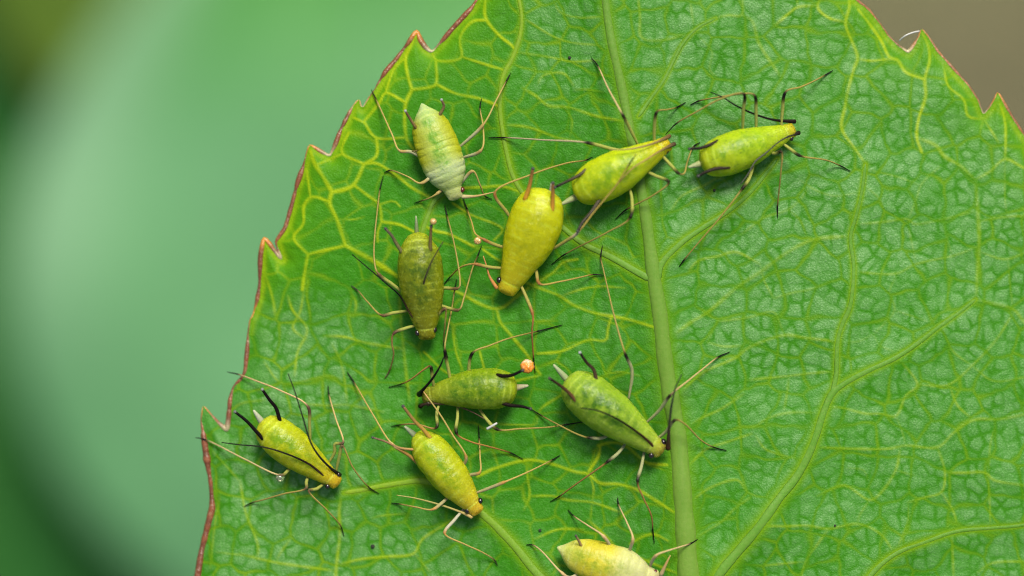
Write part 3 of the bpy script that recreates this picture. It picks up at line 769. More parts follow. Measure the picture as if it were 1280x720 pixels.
def big_leaf(name, label, mat, centre, length, width, rot, tilt=(0, 0), fold_amt=0.25, droop=0.1, arch=0.0, seed=1, tip_amt=0.0, lit_rim_amt=0.0):
    """a whole leaf of real size: blade with folded midrib, toothed outline and a midrib part"""
    nu, nv = 90, 48
    u = np.linspace(0, 1, nu)[:, None] * np.ones((1, nv))
    s = np.linspace(-1, 1, nv)[None, :] * np.ones((nu, 1))
    prof = np.sin(math.pi * np.clip(u, 0, 1) ** 0.85) ** 0.75
    prof = prof * (1 + 0.03 * np.abs(((u * 22) % 1.0) - 0.5))
    x = s * prof * width / 2
    y = (u - 0.5) * length
    nz = value_noise(u * 300 + 50, s * 100 + 200, 60, seed)
    z = -np.abs(s) ** 1.3 * prof * width * fold_amt * 0.5 - droop * length * (u - 0.5) ** 2 * 2 + (nz - 0.5) * 0.05 * width
    z = z + arch * width * 0.10 * (np.abs(np.sin(u * 22 + np.abs(s) * 2.2)) - 0.5) * np.clip(np.abs(s) * 3, 0, 1)
    vmask = np.exp(-(x / (0.02 * width)) ** 2) + 0.5 * np.clip(1 - np.abs(np.sin(u * 22 + np.abs(s) * 2.2)) * 6, 0, 1)
    co = np.stack([x, y, z], -1).reshape(-1, 3)
    ca, sa = math.cos(rot), math.sin(rot)
    tx, ty = tilt
    co[:, 2] += co[:, 0] * tx + co[:, 1] * ty
    R = np.array([[ca, -sa, 0], [sa, ca, 0], [0, 0, 1]])
    co = co @ R.T + np.array(centre)
    idx = np.arange(nu * nv).reshape(nu, nv)
    f = np.stack([idx[:-1, :-1].ravel(), idx[:-1, 1:].ravel(), idx[1:, 1:].ravel(), idx[1:, :-1].ravel()], 1)
    root = empty(name, tuple(centre), label, "leaf", "blurred leaves behind the big leaf")
    t = np.zeros((len(co), 4)); t[:, 0] = np.clip(vmask.ravel(), 0, 1); t[:, 1] = tip_amt * np.clip((u.ravel() - 0.60) / 0.2, 0, 1); t[:, 2] = lit_rim_amt * np.clip((-s.ravel() - 0.62) / 0.25, 0, 1) * np.clip((0.97 - u.ravel()) / 0.1, 0, 1) * np.clip((u.ravel() - 0.30) / 0.2, 0, 1); t[:, 3] = 1
    b = link_mesh("blade", co, f, mat, root, t)
    so = b.modifiers.new("thickness", 'SOLIDIFY'); so.thickness = 0.03; so.offset = -1
    mid = co.reshape(nu, nv, 3)[:, nv // 2] + np.array([0, 0, 0.01])
    v, ff = tube(mid, np.linspace(0.09, 0.03, nu), 8)
    tt = np.zeros((len(v), 4)); tt[:, 0] = 1; tt[:, 3] = 1
    link_mesh("midrib", v, ff, mat, root, tt)
    return root

def bgp(px, py, z):
    return P(px, py, z)

M_BG1 = bg_leaf_material("pale_leaf", (0.076, 0.203, 0.078), (0.088, 0.220, 0.092), (0.088, 0.220, 0.092), 0.45, 0.12)
M_BG2 = bg_leaf_material("dark_leaf", (0.012, 0.070, 0.010), (0.016, 0.082, 0.014), (0.02, 0.085, 0.014), 0.6, 0.08)
M_BG3 = bg_leaf_material("olive_leaf", (0.048, 0.092, 0.008), (0.060, 0.105, 0.012), (0.06, 0.11, 0.014), 0.6, 0.08)

big_leaf("background_leaf", "broad pale bluish-green leaf out of focus behind the toothed leaf", M_BG1,
         bgp(462, 305, -16.0), 8.3, 6.7, math.radians(-1), (0.03, 0.03), 0.10, 0.06, 0.0, 3, 1.0, 0.7)
big_leaf("background_leaf", "dark green blurred leaf at the left edge beneath the pale one", M_BG2,
         bgp(-60, 380, -18.0), 13.0, 8.0, math.radians(6), (0.0, 0.0), 0.1, 0.03, 0.0, 4)
big_leaf("background_leaf", "olive-yellow blurred leaf in the upper left corner", M_BG3,
         bgp(95, -20, -17.0), 4.2, 1.8, math.radians(40), (0.0, 0.0), 0.2, 0.05, 0.0, 5)

def ground():
    m, nt, bs = new_mat("soil")
    oc = obj_coord(nt)
    f = ramp(nt, noise(nt, 0.08, 4, 0.55, oc), 0.35, 0.65)
    g = ramp(nt, noise(nt, 0.9, 5, 0.6, oc), 0.35, 0.7)
    c = mixc(nt, f, (0.112, 0.092, 0.044), (0.082, 0.092, 0.032))
    c = mixc(nt, math_node(nt, 'MULTIPLY', g, 0.4), c, (0.145, 0.125, 0.065))
    nt.links.new(c, bs.inputs["Base Color"])
    bs.inputs["Roughness"].default_value = 0.9
    bump(nt, bs, noise(nt, 1.5, 5, 0.65, oc), 0.6, 0.5)
    n = 90
    xs = np.linspace(-1, 1, n); xs = np.sign(xs) * np.abs(xs) ** 2 * 150
    X, Y = np.meshgrid(xs, xs)
    Zg = -26 + (value_noise(X + 500, Y + 500, 3.0, 61) - 0.5) * 0.8 + (value_noise(X + 500, Y + 500, 11.0, 62) - 0.5) * 1.2
    co = np.stack([X, Y, Zg], -1).reshape(-1, 3)
    idx = np.arange(n * n).reshape(n, n)
    ff = np.stack([idx[:-1, :-1].ravel(), idx[:-1, 1:].ravel(), idx[1:, 1:].ravel(), idx[1:, :-1].ravel()], 1)
    o = link_mesh("ground", co, ff, m)
    o["kind"] = "structure"
ground()

# ------------------------------------------------------------------ aphids
ADULT = [(0, .40), (.03, .58), (.08, .76), (.15, .90), (.24, .99), (.35, 1.0), (.48, .95), (.6, .83), (.7, .69), (.8, .56), (.88, .45), (.95, .37), (1.0, .27)]
SLIM = [(0, .26), (.03, .42), (.08, .62), (.16, .86), (.28, .98), (.4, 1.0), (.55, .96), (.68, .82), (.78, .66), (.87, .50), (.94, .40), (1.0, .32)]
NYMPH = [(0, .04), (.05, .22), (.1, .46), (.16, .70), (.25, .88), (.4, .97), (.55, 1.0), (.66, .98), (.75, .86), (.83, .64), (.88, .46), (.94, .38), (1.0, .26)]

BLACK = (0.0035, 0.003, 0.0025)
def lerp(a, b, t):
    return np.array(a, float) * (1 - t) + np.array(b, float) * t

def make_aphid(spec):
    tx, ty = spec["tail"]; hx, hy = spec["head"]
    W = spec["w"] / PX
    prof = np.array(spec.get("prof", ADULT))
    z_leaf = min(leaf_z(tx, ty), leaf_z(hx, hy), leaf_z((tx+hx)/2, (ty+hy)/2))
    zl_mid = leaf_z((tx+hx)/2, (ty+hy)/2)
    rh = W * 0.5 * spec.get("high", 0.88)
    clear = spec.get("clear", 0.014)
    base = P((tx+hx)/2, (ty+hy)/2, zl_mid)
    root = empty("aphid", tuple(base), spec["label"], "aphid", "aphids feeding on the toothed leaf")
    zc_mid = zl_mid + clear + rh
    # spine of the body: abdomen raised, head lower
    zt = leaf_z(tx, ty) + clear + rh * 1.05
    zh = leaf_z(hx, hy) + clear + rh * 0.62
    nr, ns = 150, 64
    ts = np.linspace(0, 1, nr)
    bend = spec.get("bend", 0.0)
    axis2 = np.array([hx - tx, hy - ty], float); L = np.linalg.norm(axis2); axis2 /= L
    perp2 = np.array([-axis2[1], axis2[0]])
    spine = []
    for t in ts:
        x = tx + (hx - tx) * t + perp2[0] * bend * math.sin(math.pi * t)
        y = ty + (hy - ty) * t + perp2[1] * bend * math.sin(math.pi * t)
        z = zt * (1 - t) ** 2 + 2 * (zc_mid + 0.3 * rh) * t * (1 - t) + zh * t ** 2
        spine.append(P(x, y, z))
    spine = np.array(spine)
    rw = np.interp(ts, prof[:, 0], prof[:, 1])
    for _ in range(4):
        rw[1:-1] = (rw[:-2] + 2 * rw[1:-1] + rw[2:]) / 4
    # rounded closing of the two ends
    Lb = L / PX
    endr = rw[-1] * W * 0.5
    capn = np.clip((1 - ts) * Lb / (endr * 0.95), 0, 1)
    rw = rw * np.sqrt(np.clip(1 - (1 - capn) ** 2, 0.0, 1))
    cap0 = np.clip(ts * Lb / (max(prof[0, 1], 0.12) * W * 0.5 * 0.6), 0, 1)
    rw = rw * np.sqrt(np.clip(1 - (1 - cap0) ** 2, 0.0, 1))
    rw = np.maximum(rw, 0.004)
    tan = np.gradient(spine, axis=0); tan /= np.linalg.norm(tan, axis=1)[:, None]
    side = np.cross(tan, np.array([0, 0, 1.0])); side /= np.linalg.norm(side, axis=1)[:, None]
    nor = np.cross(side, tan)
    a = np.linspace(0, 2 * math.pi, ns, endpoint=False)
    A, T = np.meshgrid(a, ts)
    ca, sa = np.cos(A), np.sin(A)
    # segments: shallow grooves across the back, stronger on the nymphs
    seg = spec.get("seg", 0.022) * 0.28
    ph = T * spec.get("nseg", 13.0) + 0.5 * (value_noise(T * 330 + ty, A * 60, 60, 73) - 0.5)
    patch = np.clip(2.2 * value_noise(T * 330 + tx, A * 60 + 31, 34, 74) - 0.5, 0, 1)
    groove = -np.exp(-((ph - np.round(ph)) / 0.16) ** 2) * seg * np.clip(sa + 0.5, 0, 1) * (0.35 + 1.4 * patch)
    groove *= np.where(T > 0.9, 0.3, 1.0)
    lump = (value_noise(T * 330 + tx, A * 60 + ty, 46, 71) - 0.5) * spec.get("lump", 0.05) + (value_noise(T * 330 + ty, A * 60 + tx, 17, 72) - 0.5) * spec.get("lump", 0.05) * 0.45
    lump *= 0.5 - 0.5 * np.cos(2 * math.pi * np.clip(T * 1.0, 0, 1)) if False else 1.0
    # keep the seam of the noise under the belly
    seam = np.minimum(1.0, np.minimum(np.abs(A - 1.5 * math.pi), 2 * math.pi - np.abs(A - 1.5 * math.pi)) / 0.6)
    # two bulges along the flanks of the back, and neck crease behind the head
    neck = -0.05 * np.exp(-((T - 0.885) / 0.018) ** 2)
    rr = 1 + groove + lump * seam + neck
    rad = rw[:, None] * W * 0.5
    hi = spec.get("high", 0.88)
    flatb = np.where(sa < 0, 0.72, 1.0)
    # antennal bumps on the two sides of the forehead
    horn = 0.38 * np.exp(-((T - 0.985) / 0.022) ** 2) * np.exp(-((np.abs(ca) - 0.9) / 0.25) ** 2)
    rr = rr + horn
    v = spine[:, None, :] + side[:, None, :] * (ca * rad * rr)[..., None] + nor[:, None, :] * (sa * rad * rr * hi * flatb)[..., None]
    v = v.reshape(-1, 3)
    idx = np.arange(nr * ns).reshape(nr, ns)
    nx = np.roll(idx, -1, axis=1)
    f = [tuple(q) for q in np.stack([idx[:-1].ravel(), nx[:-1].ravel(), nx[1:].ravel(), idx[1:].ravel()], 1)]
    f.append(tuple(idx[0][::-1])); f.append(tuple(idx[-1]))
    # pigment
    cols = spec["cols"]
    ct = np.array([c[0] for c in cols]); cv = np.array([c[1] for c in cols])
    col = np.stack([np.interp(T, ct, cv[:, k]) for k in range(3)], -1)
    pale = np.array(spec.get("band", (0.45, 0.50, 0.16)))
    bandm = np.exp(-((ph - np.round(ph)) / 0.13) ** 2) * spec.get("bandamt", 0.25) * 0.45 * value_noise(T * 500 + tx, A * 40, 30, 77) * np.clip(sa, 0, 1)
    col = col * (1 - bandm[..., None]) + pale * bandm[..., None]
    fr = np.exp(-((ph - np.round(ph)) / 0.12) ** 2)
    row = np.exp(-((np.abs(ca) - 0.42) / 0.17) ** 2) + 0.6 * np.exp(-((np.abs(ca) - 0.8) / 0.1) ** 2)
    dash = fr * row * patch * spec.get("dash", 0.30) * (sa > 0) * np.interp(T, [0.1, 0.2, 0.8, 0.9], [0, 1, 1, 0.4])
    arcs = (np.exp(-((T - 0.075 - 0.02 * np.abs(ca)) / 0.010) ** 2) + np.exp(-((T - 0.135 - 0.03 * np.abs(ca)) / 0.009) ** 2)) * np.clip(sa - 0.2, 0, 1) * 0.42
    arcs += 0.5 * np.exp(-((T - 0.885) / 0.008) ** 2) * np.clip(sa, 0, 1)
    pm = np.clip(dash + arcs, 0, 0.8)[..., None]
    col = col * (1 - pm) + np.array((0.70, 0.76, 0.36)) * pm
    col *= (0.92 + 0.16 * value_noise(T * 600 + tx, A * 90, 40, 75))[..., None]
    col = col * np.array(spec.get("gain", (0.76, 0.82, 0.22)))
    flank = spec.get("flank")
    if flank is not None:
        fm = np.clip((np.abs(ca) - 0.35) / 0.5, 0, 1) * np.interp(T, [0.1, 0.2, 0.55, 0.68], [0, 1, 1, 0])
        col = col * (1 - fm[..., None]) + np.array(flank) * fm[..., None]
    gut = np.clip(1 - (np.abs(ca) / spec.get("gutw", 0.7)) ** 2, 0, 1) * np.interp(T, [0.05, 0.2, 0.6, 0.78], [0, 1, 1, 0]) * (sa > 0)
    tint = np.concatenate([col, gut[..., None]], -1).reshape(-1, 4)
    link_mesh("body", v, f, spec["mat"], root, tint)

    def rel(t, s, zf):
        """point at station t, sideways s (-1..1), and height factor zf"""
        i = min(int(t * (nr - 1)), nr - 1)
        return spine[i] + side[i] * s * rw[i] * W * 0.5 + nor[i] * zf * rw[i] * W * 0.5 * hi
    def limb(name, pts, rads, cols, parent, mat=M_LIMB, nseg=8, n=None):
        p = np.array([list(q) for q in pts], float)
        ln = np.linalg.norm(np.diff(p, axis=0), axis=1).sum() * PX
        n = n or max(6, int(ln / 3.5))
        c = catmull(np.column_stack([p, rads, cols]), n)
        vv, ff = tube(c[:, :3], np.maximum(c[:, 3], 0.25) / PX, nseg)
        return link_mesh(name, vv, ff, mat, parent, tube_tint(np.clip(c[:, 4:7], 0.001, 1), nseg))
    # tail
    if "cauda" in spec:
        (ax, ay), (bx, by) = spec["cauda"]
        z0 = spine[2][2]
        cc = 0.55 * np.array(spec.get("caudacol", (0.42, 0.48, 0.20)))
        p0 = P(ax, ay, z0 - 0.004); p1 = P((ax+bx)/2, (ay+by)/2, z0 + 0.006); p2 = P(bx, by, z0 + 0.012)
        wt = spec.get("caudaw", 4.8)
        limb("tail", [p0, p1, p2], [wt, wt * 0.74, wt * 0.30], [lerp(cc, spec["cols"][0][1], 0.3), cc, lerp(cc, (0.4, 0.42, 0.26), 0.3)], root)
    # eyes
    for k, e in enumerate(spec.get("eyes", [])):
        i = int(0.93 * (nr - 1))
        ex, ey = e[0], e[1]
        zz = spine[i][2] + 0.004
        c = P(ex, ey, zz)
        near = int(np.argmin(np.linalg.norm((spine - c)[:, :2], axis=1)))
        near = min(near, int(0.94 * nr))
        offv = (c - spine[near])[:2]
        offv = side[near][:2] * float(np.dot(offv, side[near][:2]))
        lim = rw[near] * W * 0.5 * 1.0
        if np.linalg.norm(offv) > lim:
            c[:2] = spine[near][:2] + offv / np.linalg.norm(offv) * lim
        c[2] = spine[near][2] + 0.3 * rw[near] * W * 0.5 * hi
        er = (spec.get("eyer", 4.0) + 0.5) / PX
        u_ = np.linspace(0, math.pi, 9); w_ = np.linspace(0, 2 * math.pi, 14, endpoint=False)
        vv = []
        for uu in u_:
            for ww in w_:
                vv.append(c + np.array([math.sin(uu) * math.cos(ww) * er * 0.85, math.sin(uu) * math.sin(ww) * er, math.cos(uu) * er * 0.9]))
        m_ = len(w_)
        ff = [(i_ * m_ + j_, (i_ + 1) * m_ + j_, (i_ + 1) * m_ + (j_ + 1) % m_, i_ * m_ + (j_ + 1) % m_) for i_ in range(len(u_) - 1) for j_ in range(m_)]
        link_mesh("eye", np.array(vv), ff, spec.get("eyemat", M_EYE), root)
    # cornicles: two stiff tubes on the rear of the back
    for c in spec.get("corn", []):
        pts = c["p"]
        z0 = spine[int(0.2 * nr)][2] + rh * c.get("z0", 0.45)
        z1 = z0 + c.get("rise", 0.03)
        n = len(pts)
        q0 = P(pts[0][0], pts[0][1], z0)
        near = int(np.argmin(np.linalg.norm((spine - q0)[:, :2], axis=1)))
        near = min(max(near, int(0.10 * nr)), nr - 1)
        rr0 = rw[near] * W * 0.5
        offv = (q0 - spine[near])[:2]
        lo = np.linalg.norm(offv)
        z0 = spine[near][2] + hi * rr0 * math.sqrt(max(0.05, 1 - min(lo / rr0, 0.85) ** 2)) * 0.85
        z1 = z0 + c.get("rise", 0.03)
        P3 = [P(x, y, z0 + (z1 - z0) * k / (n - 1)) for k, (x, y) in enumerate(pts)]
        if lo > rr0 * 0.8:
            P3[0][:2] = spine[near][:2] + offv / lo * rr0 * 0.75
        r = c.get("r", 2.5)
        rads = np.linspace(r * 1.0, r * 0.66, n)
        c0, c1 = c.get("c0", (0.03, 0.022, 0.012)), c.get("c1", BLACK)
        cl = [lerp(c0, c1, k / (n - 1)) for k in range(n)]
        o = limb("cornicle", P3, rads, cl, root)
        # flared rim at the open end
        d = (P3[-1] - P3[-2]); d /= np.linalg.norm(d)
        tip = P3[-1]
        vv, ff = tube(np.array([tip - d * 1.0 / PX, tip + d * 0.6 / PX, tip + d * 1.6 / PX]), np.array([r * 0.66, r * 0.86, r * 0.6]) / PX, 10)
        link_mesh("cornicle_rim", vv, ff, M_LIMB, o, np.tile(c.get("rim", (0.05, 0.05, 0.045)), (len(vv), 1)))
    # antennae
    for a_ in spec.get("ant", []):
        pts = a_["p"]
        zs = a_.get("z")
        n = len(pts)
        zroot = spine[int(0.95 * nr)][2]
        if zs is None:
            top = a_.get("top", 0.05)
            zs = [zroot + top * math.sin(min(1.0, k / (n - 1) * 1.4) * math.pi / 2) for k in range(n)]
        else:
            zs = [z_leaf + q for q in zs]
        P3 = [P(x, y, z) for (x, y), z in zip(pts, zs)]
        r = a_.get("r", 1.5)
        rads = [r * 1.9] + list(np.linspace(r, r * 0.38, n - 1))
        c0, c1 = a_.get("c0", (0.10, 0.06, 0.02)), a_.get("c1", BLACK)
        cl = [lerp(c0, c1, min(1.0, k / (n - 1) * 2.2)) for k in range(n)]
        limb("antenna", P3, rads, cl, root)
    # legs: hip, (bend), knee, tibia..., ankle, tip
    for lg in spec["legs"]:
        pts = lg["p"]; kn = lg.get("k", 1)
        n = len(pts)
        zk = lg.get("zk", 0.115)
        hipz = spine[nr // 2][2] - rh * 0.45
        end_h = lg.get("end", 0.0)
        zs = []
        # heights follow the drawn length of the leg
        ln = np.concatenate([[0], np.cumsum([math.hypot(pts[i+1][0]-pts[i][0], pts[i+1][1]-pts[i][1]) for i in range(n-1)])])
        lk, la = ln[kn], ln[-2]
        for k, (x, y) in enumerate(pts):
            g = leaf_z(x, y)
            if k <= kn:
                f_ = ln[k] / max(lk, 1e-6)
                zs.append(hipz * (1 - f_) + (leaf_z(*pts[kn]) + zk) * f_)
            else:
                f_ = min(1.0, (ln[k] - lk) / max(la - lk, 1e-6))
                kz = leaf_z(*pts[kn]) + zk
                ez = leaf_z(*pts[-2]) + end_h + 0.012
                if k == n - 1:
                    zs.append(g + end_h + 0.005)
                else:
                    zs.append(kz + (ez - kz) * f_ + 0.010 * math.sin(f_ * math.pi))
        P3 = [P(x, y, z) for (x, y), z in zip(pts, zs)]
        fem = 0.68 * np.array(lg.get("fem", spec.get("fem", (0.34, 0.37, 0.075))))
        tib = 0.80 * np.array(lg.get("tib", spec.get("tib", (0.27, 0.225, 0.052))))
        knee = np.array(lg.get("knee", spec.get("knee", BLACK)))
        foot = np.array(lg.get("foot", spec.get("foot", BLACK)))
        r = lg.get("r", spec.get("legr", 0.70))
        # dense control path so that the dark knee keeps its sharp edge
        dense = catmull(np.array(P3), max(24, int(ln[-1] / 2.0)))
        cum = np.concatenate([[0], np.cumsum(np.linalg.norm(np.diff(dense, axis=0), axis=1))])
        def nearest(p):
            return int(np.argmin(np.linalg.norm(dense - p, axis=1)))
        ik, ia = nearest(P3[kn]), nearest(P3[-2])
        sk, sa_ = cum[ik], cum[ia]
        rads, cl = [], []
        kl = lg.get("klen", 9.0) / PX
        for s in cum:
            if s < sk:
                f_ = s / sk
                rr_ = 2.0 + 0.9 * math.sin(f_ * math.pi * 0.8) + 0.3 * f_
                m_ = 1 / (1 + math.exp(-(s - (sk - kl)) / (1.6 / PX)))
                c = lerp(fem, knee, m_)
            else:
                f_ = (s - sk) / max(sa_ - sk, 1e-6)
                rr_ = 1.7 - 0.35 * min(f_, 1)
                m_ = 1 / (1 + math.exp((s - (sk + 2.5 / PX)) / (1.2 / PX)))
                c = lerp(tib * (1.08 - 0.25 * min(f_, 1)), knee, m_)
                d_ = 1 / (1 + math.exp(-(s - (sa_ - 4.0 / PX)) / (2.0 / PX)))
                c = lerp(c, foot, d_)
            if abs(s - sk) < 3.5 / PX:
                rr_ += 0.45 * (1 - abs(s - sk) / (3.5 / PX))
            rads.append(rr_ * r / PX); cl.append(c)
        cut = max(ia, 4)
        cut = min(cut, len(dense) - 3)
        vv, ff = tube(dense[:cut + 1], np.array(rads[:cut + 1]), 8)
        o = link_mesh("leg", vv, ff, M_LIMB, root, tube_tint(cl[:cut + 1], 8))
        fr = np.linspace(1.45, 0.65, len(dense) - cut) * r / PX
        vv, ff = tube(dense[cut:], fr, 7)
        link_mesh("foot", vv, ff, M_LIMB, o, np.tile(foot, (len(vv), 1)))
    return root

M_YG = body_material("body_yellow_green", (0.085, 0.20, 0.004), 0.8)
M_YG2 = body_material("body_spotted_green", (0.085, 0.19, 0.004), 0.8, 0.5)
M_YEL = body_material("body_yellow", (0.19, 0.22, 0.004), 0.6)
M_OLI = body_material("body_olive", (0.032, 0.075, 0.004), 0.85, 0.6)
M_GRN = body_material("body_green", (0.035, 0.11, 0.004), 0.95)
M_PALE = body_material("body_pale", (0.08, 0.22, 0.015), 1.0, 0.0, 0.36, 0.35)
M_PALEY = body_material("body_pale_yellow", (0.14, 0.22, 0.01), 0.8, 0.0, 0.36, 0.35)

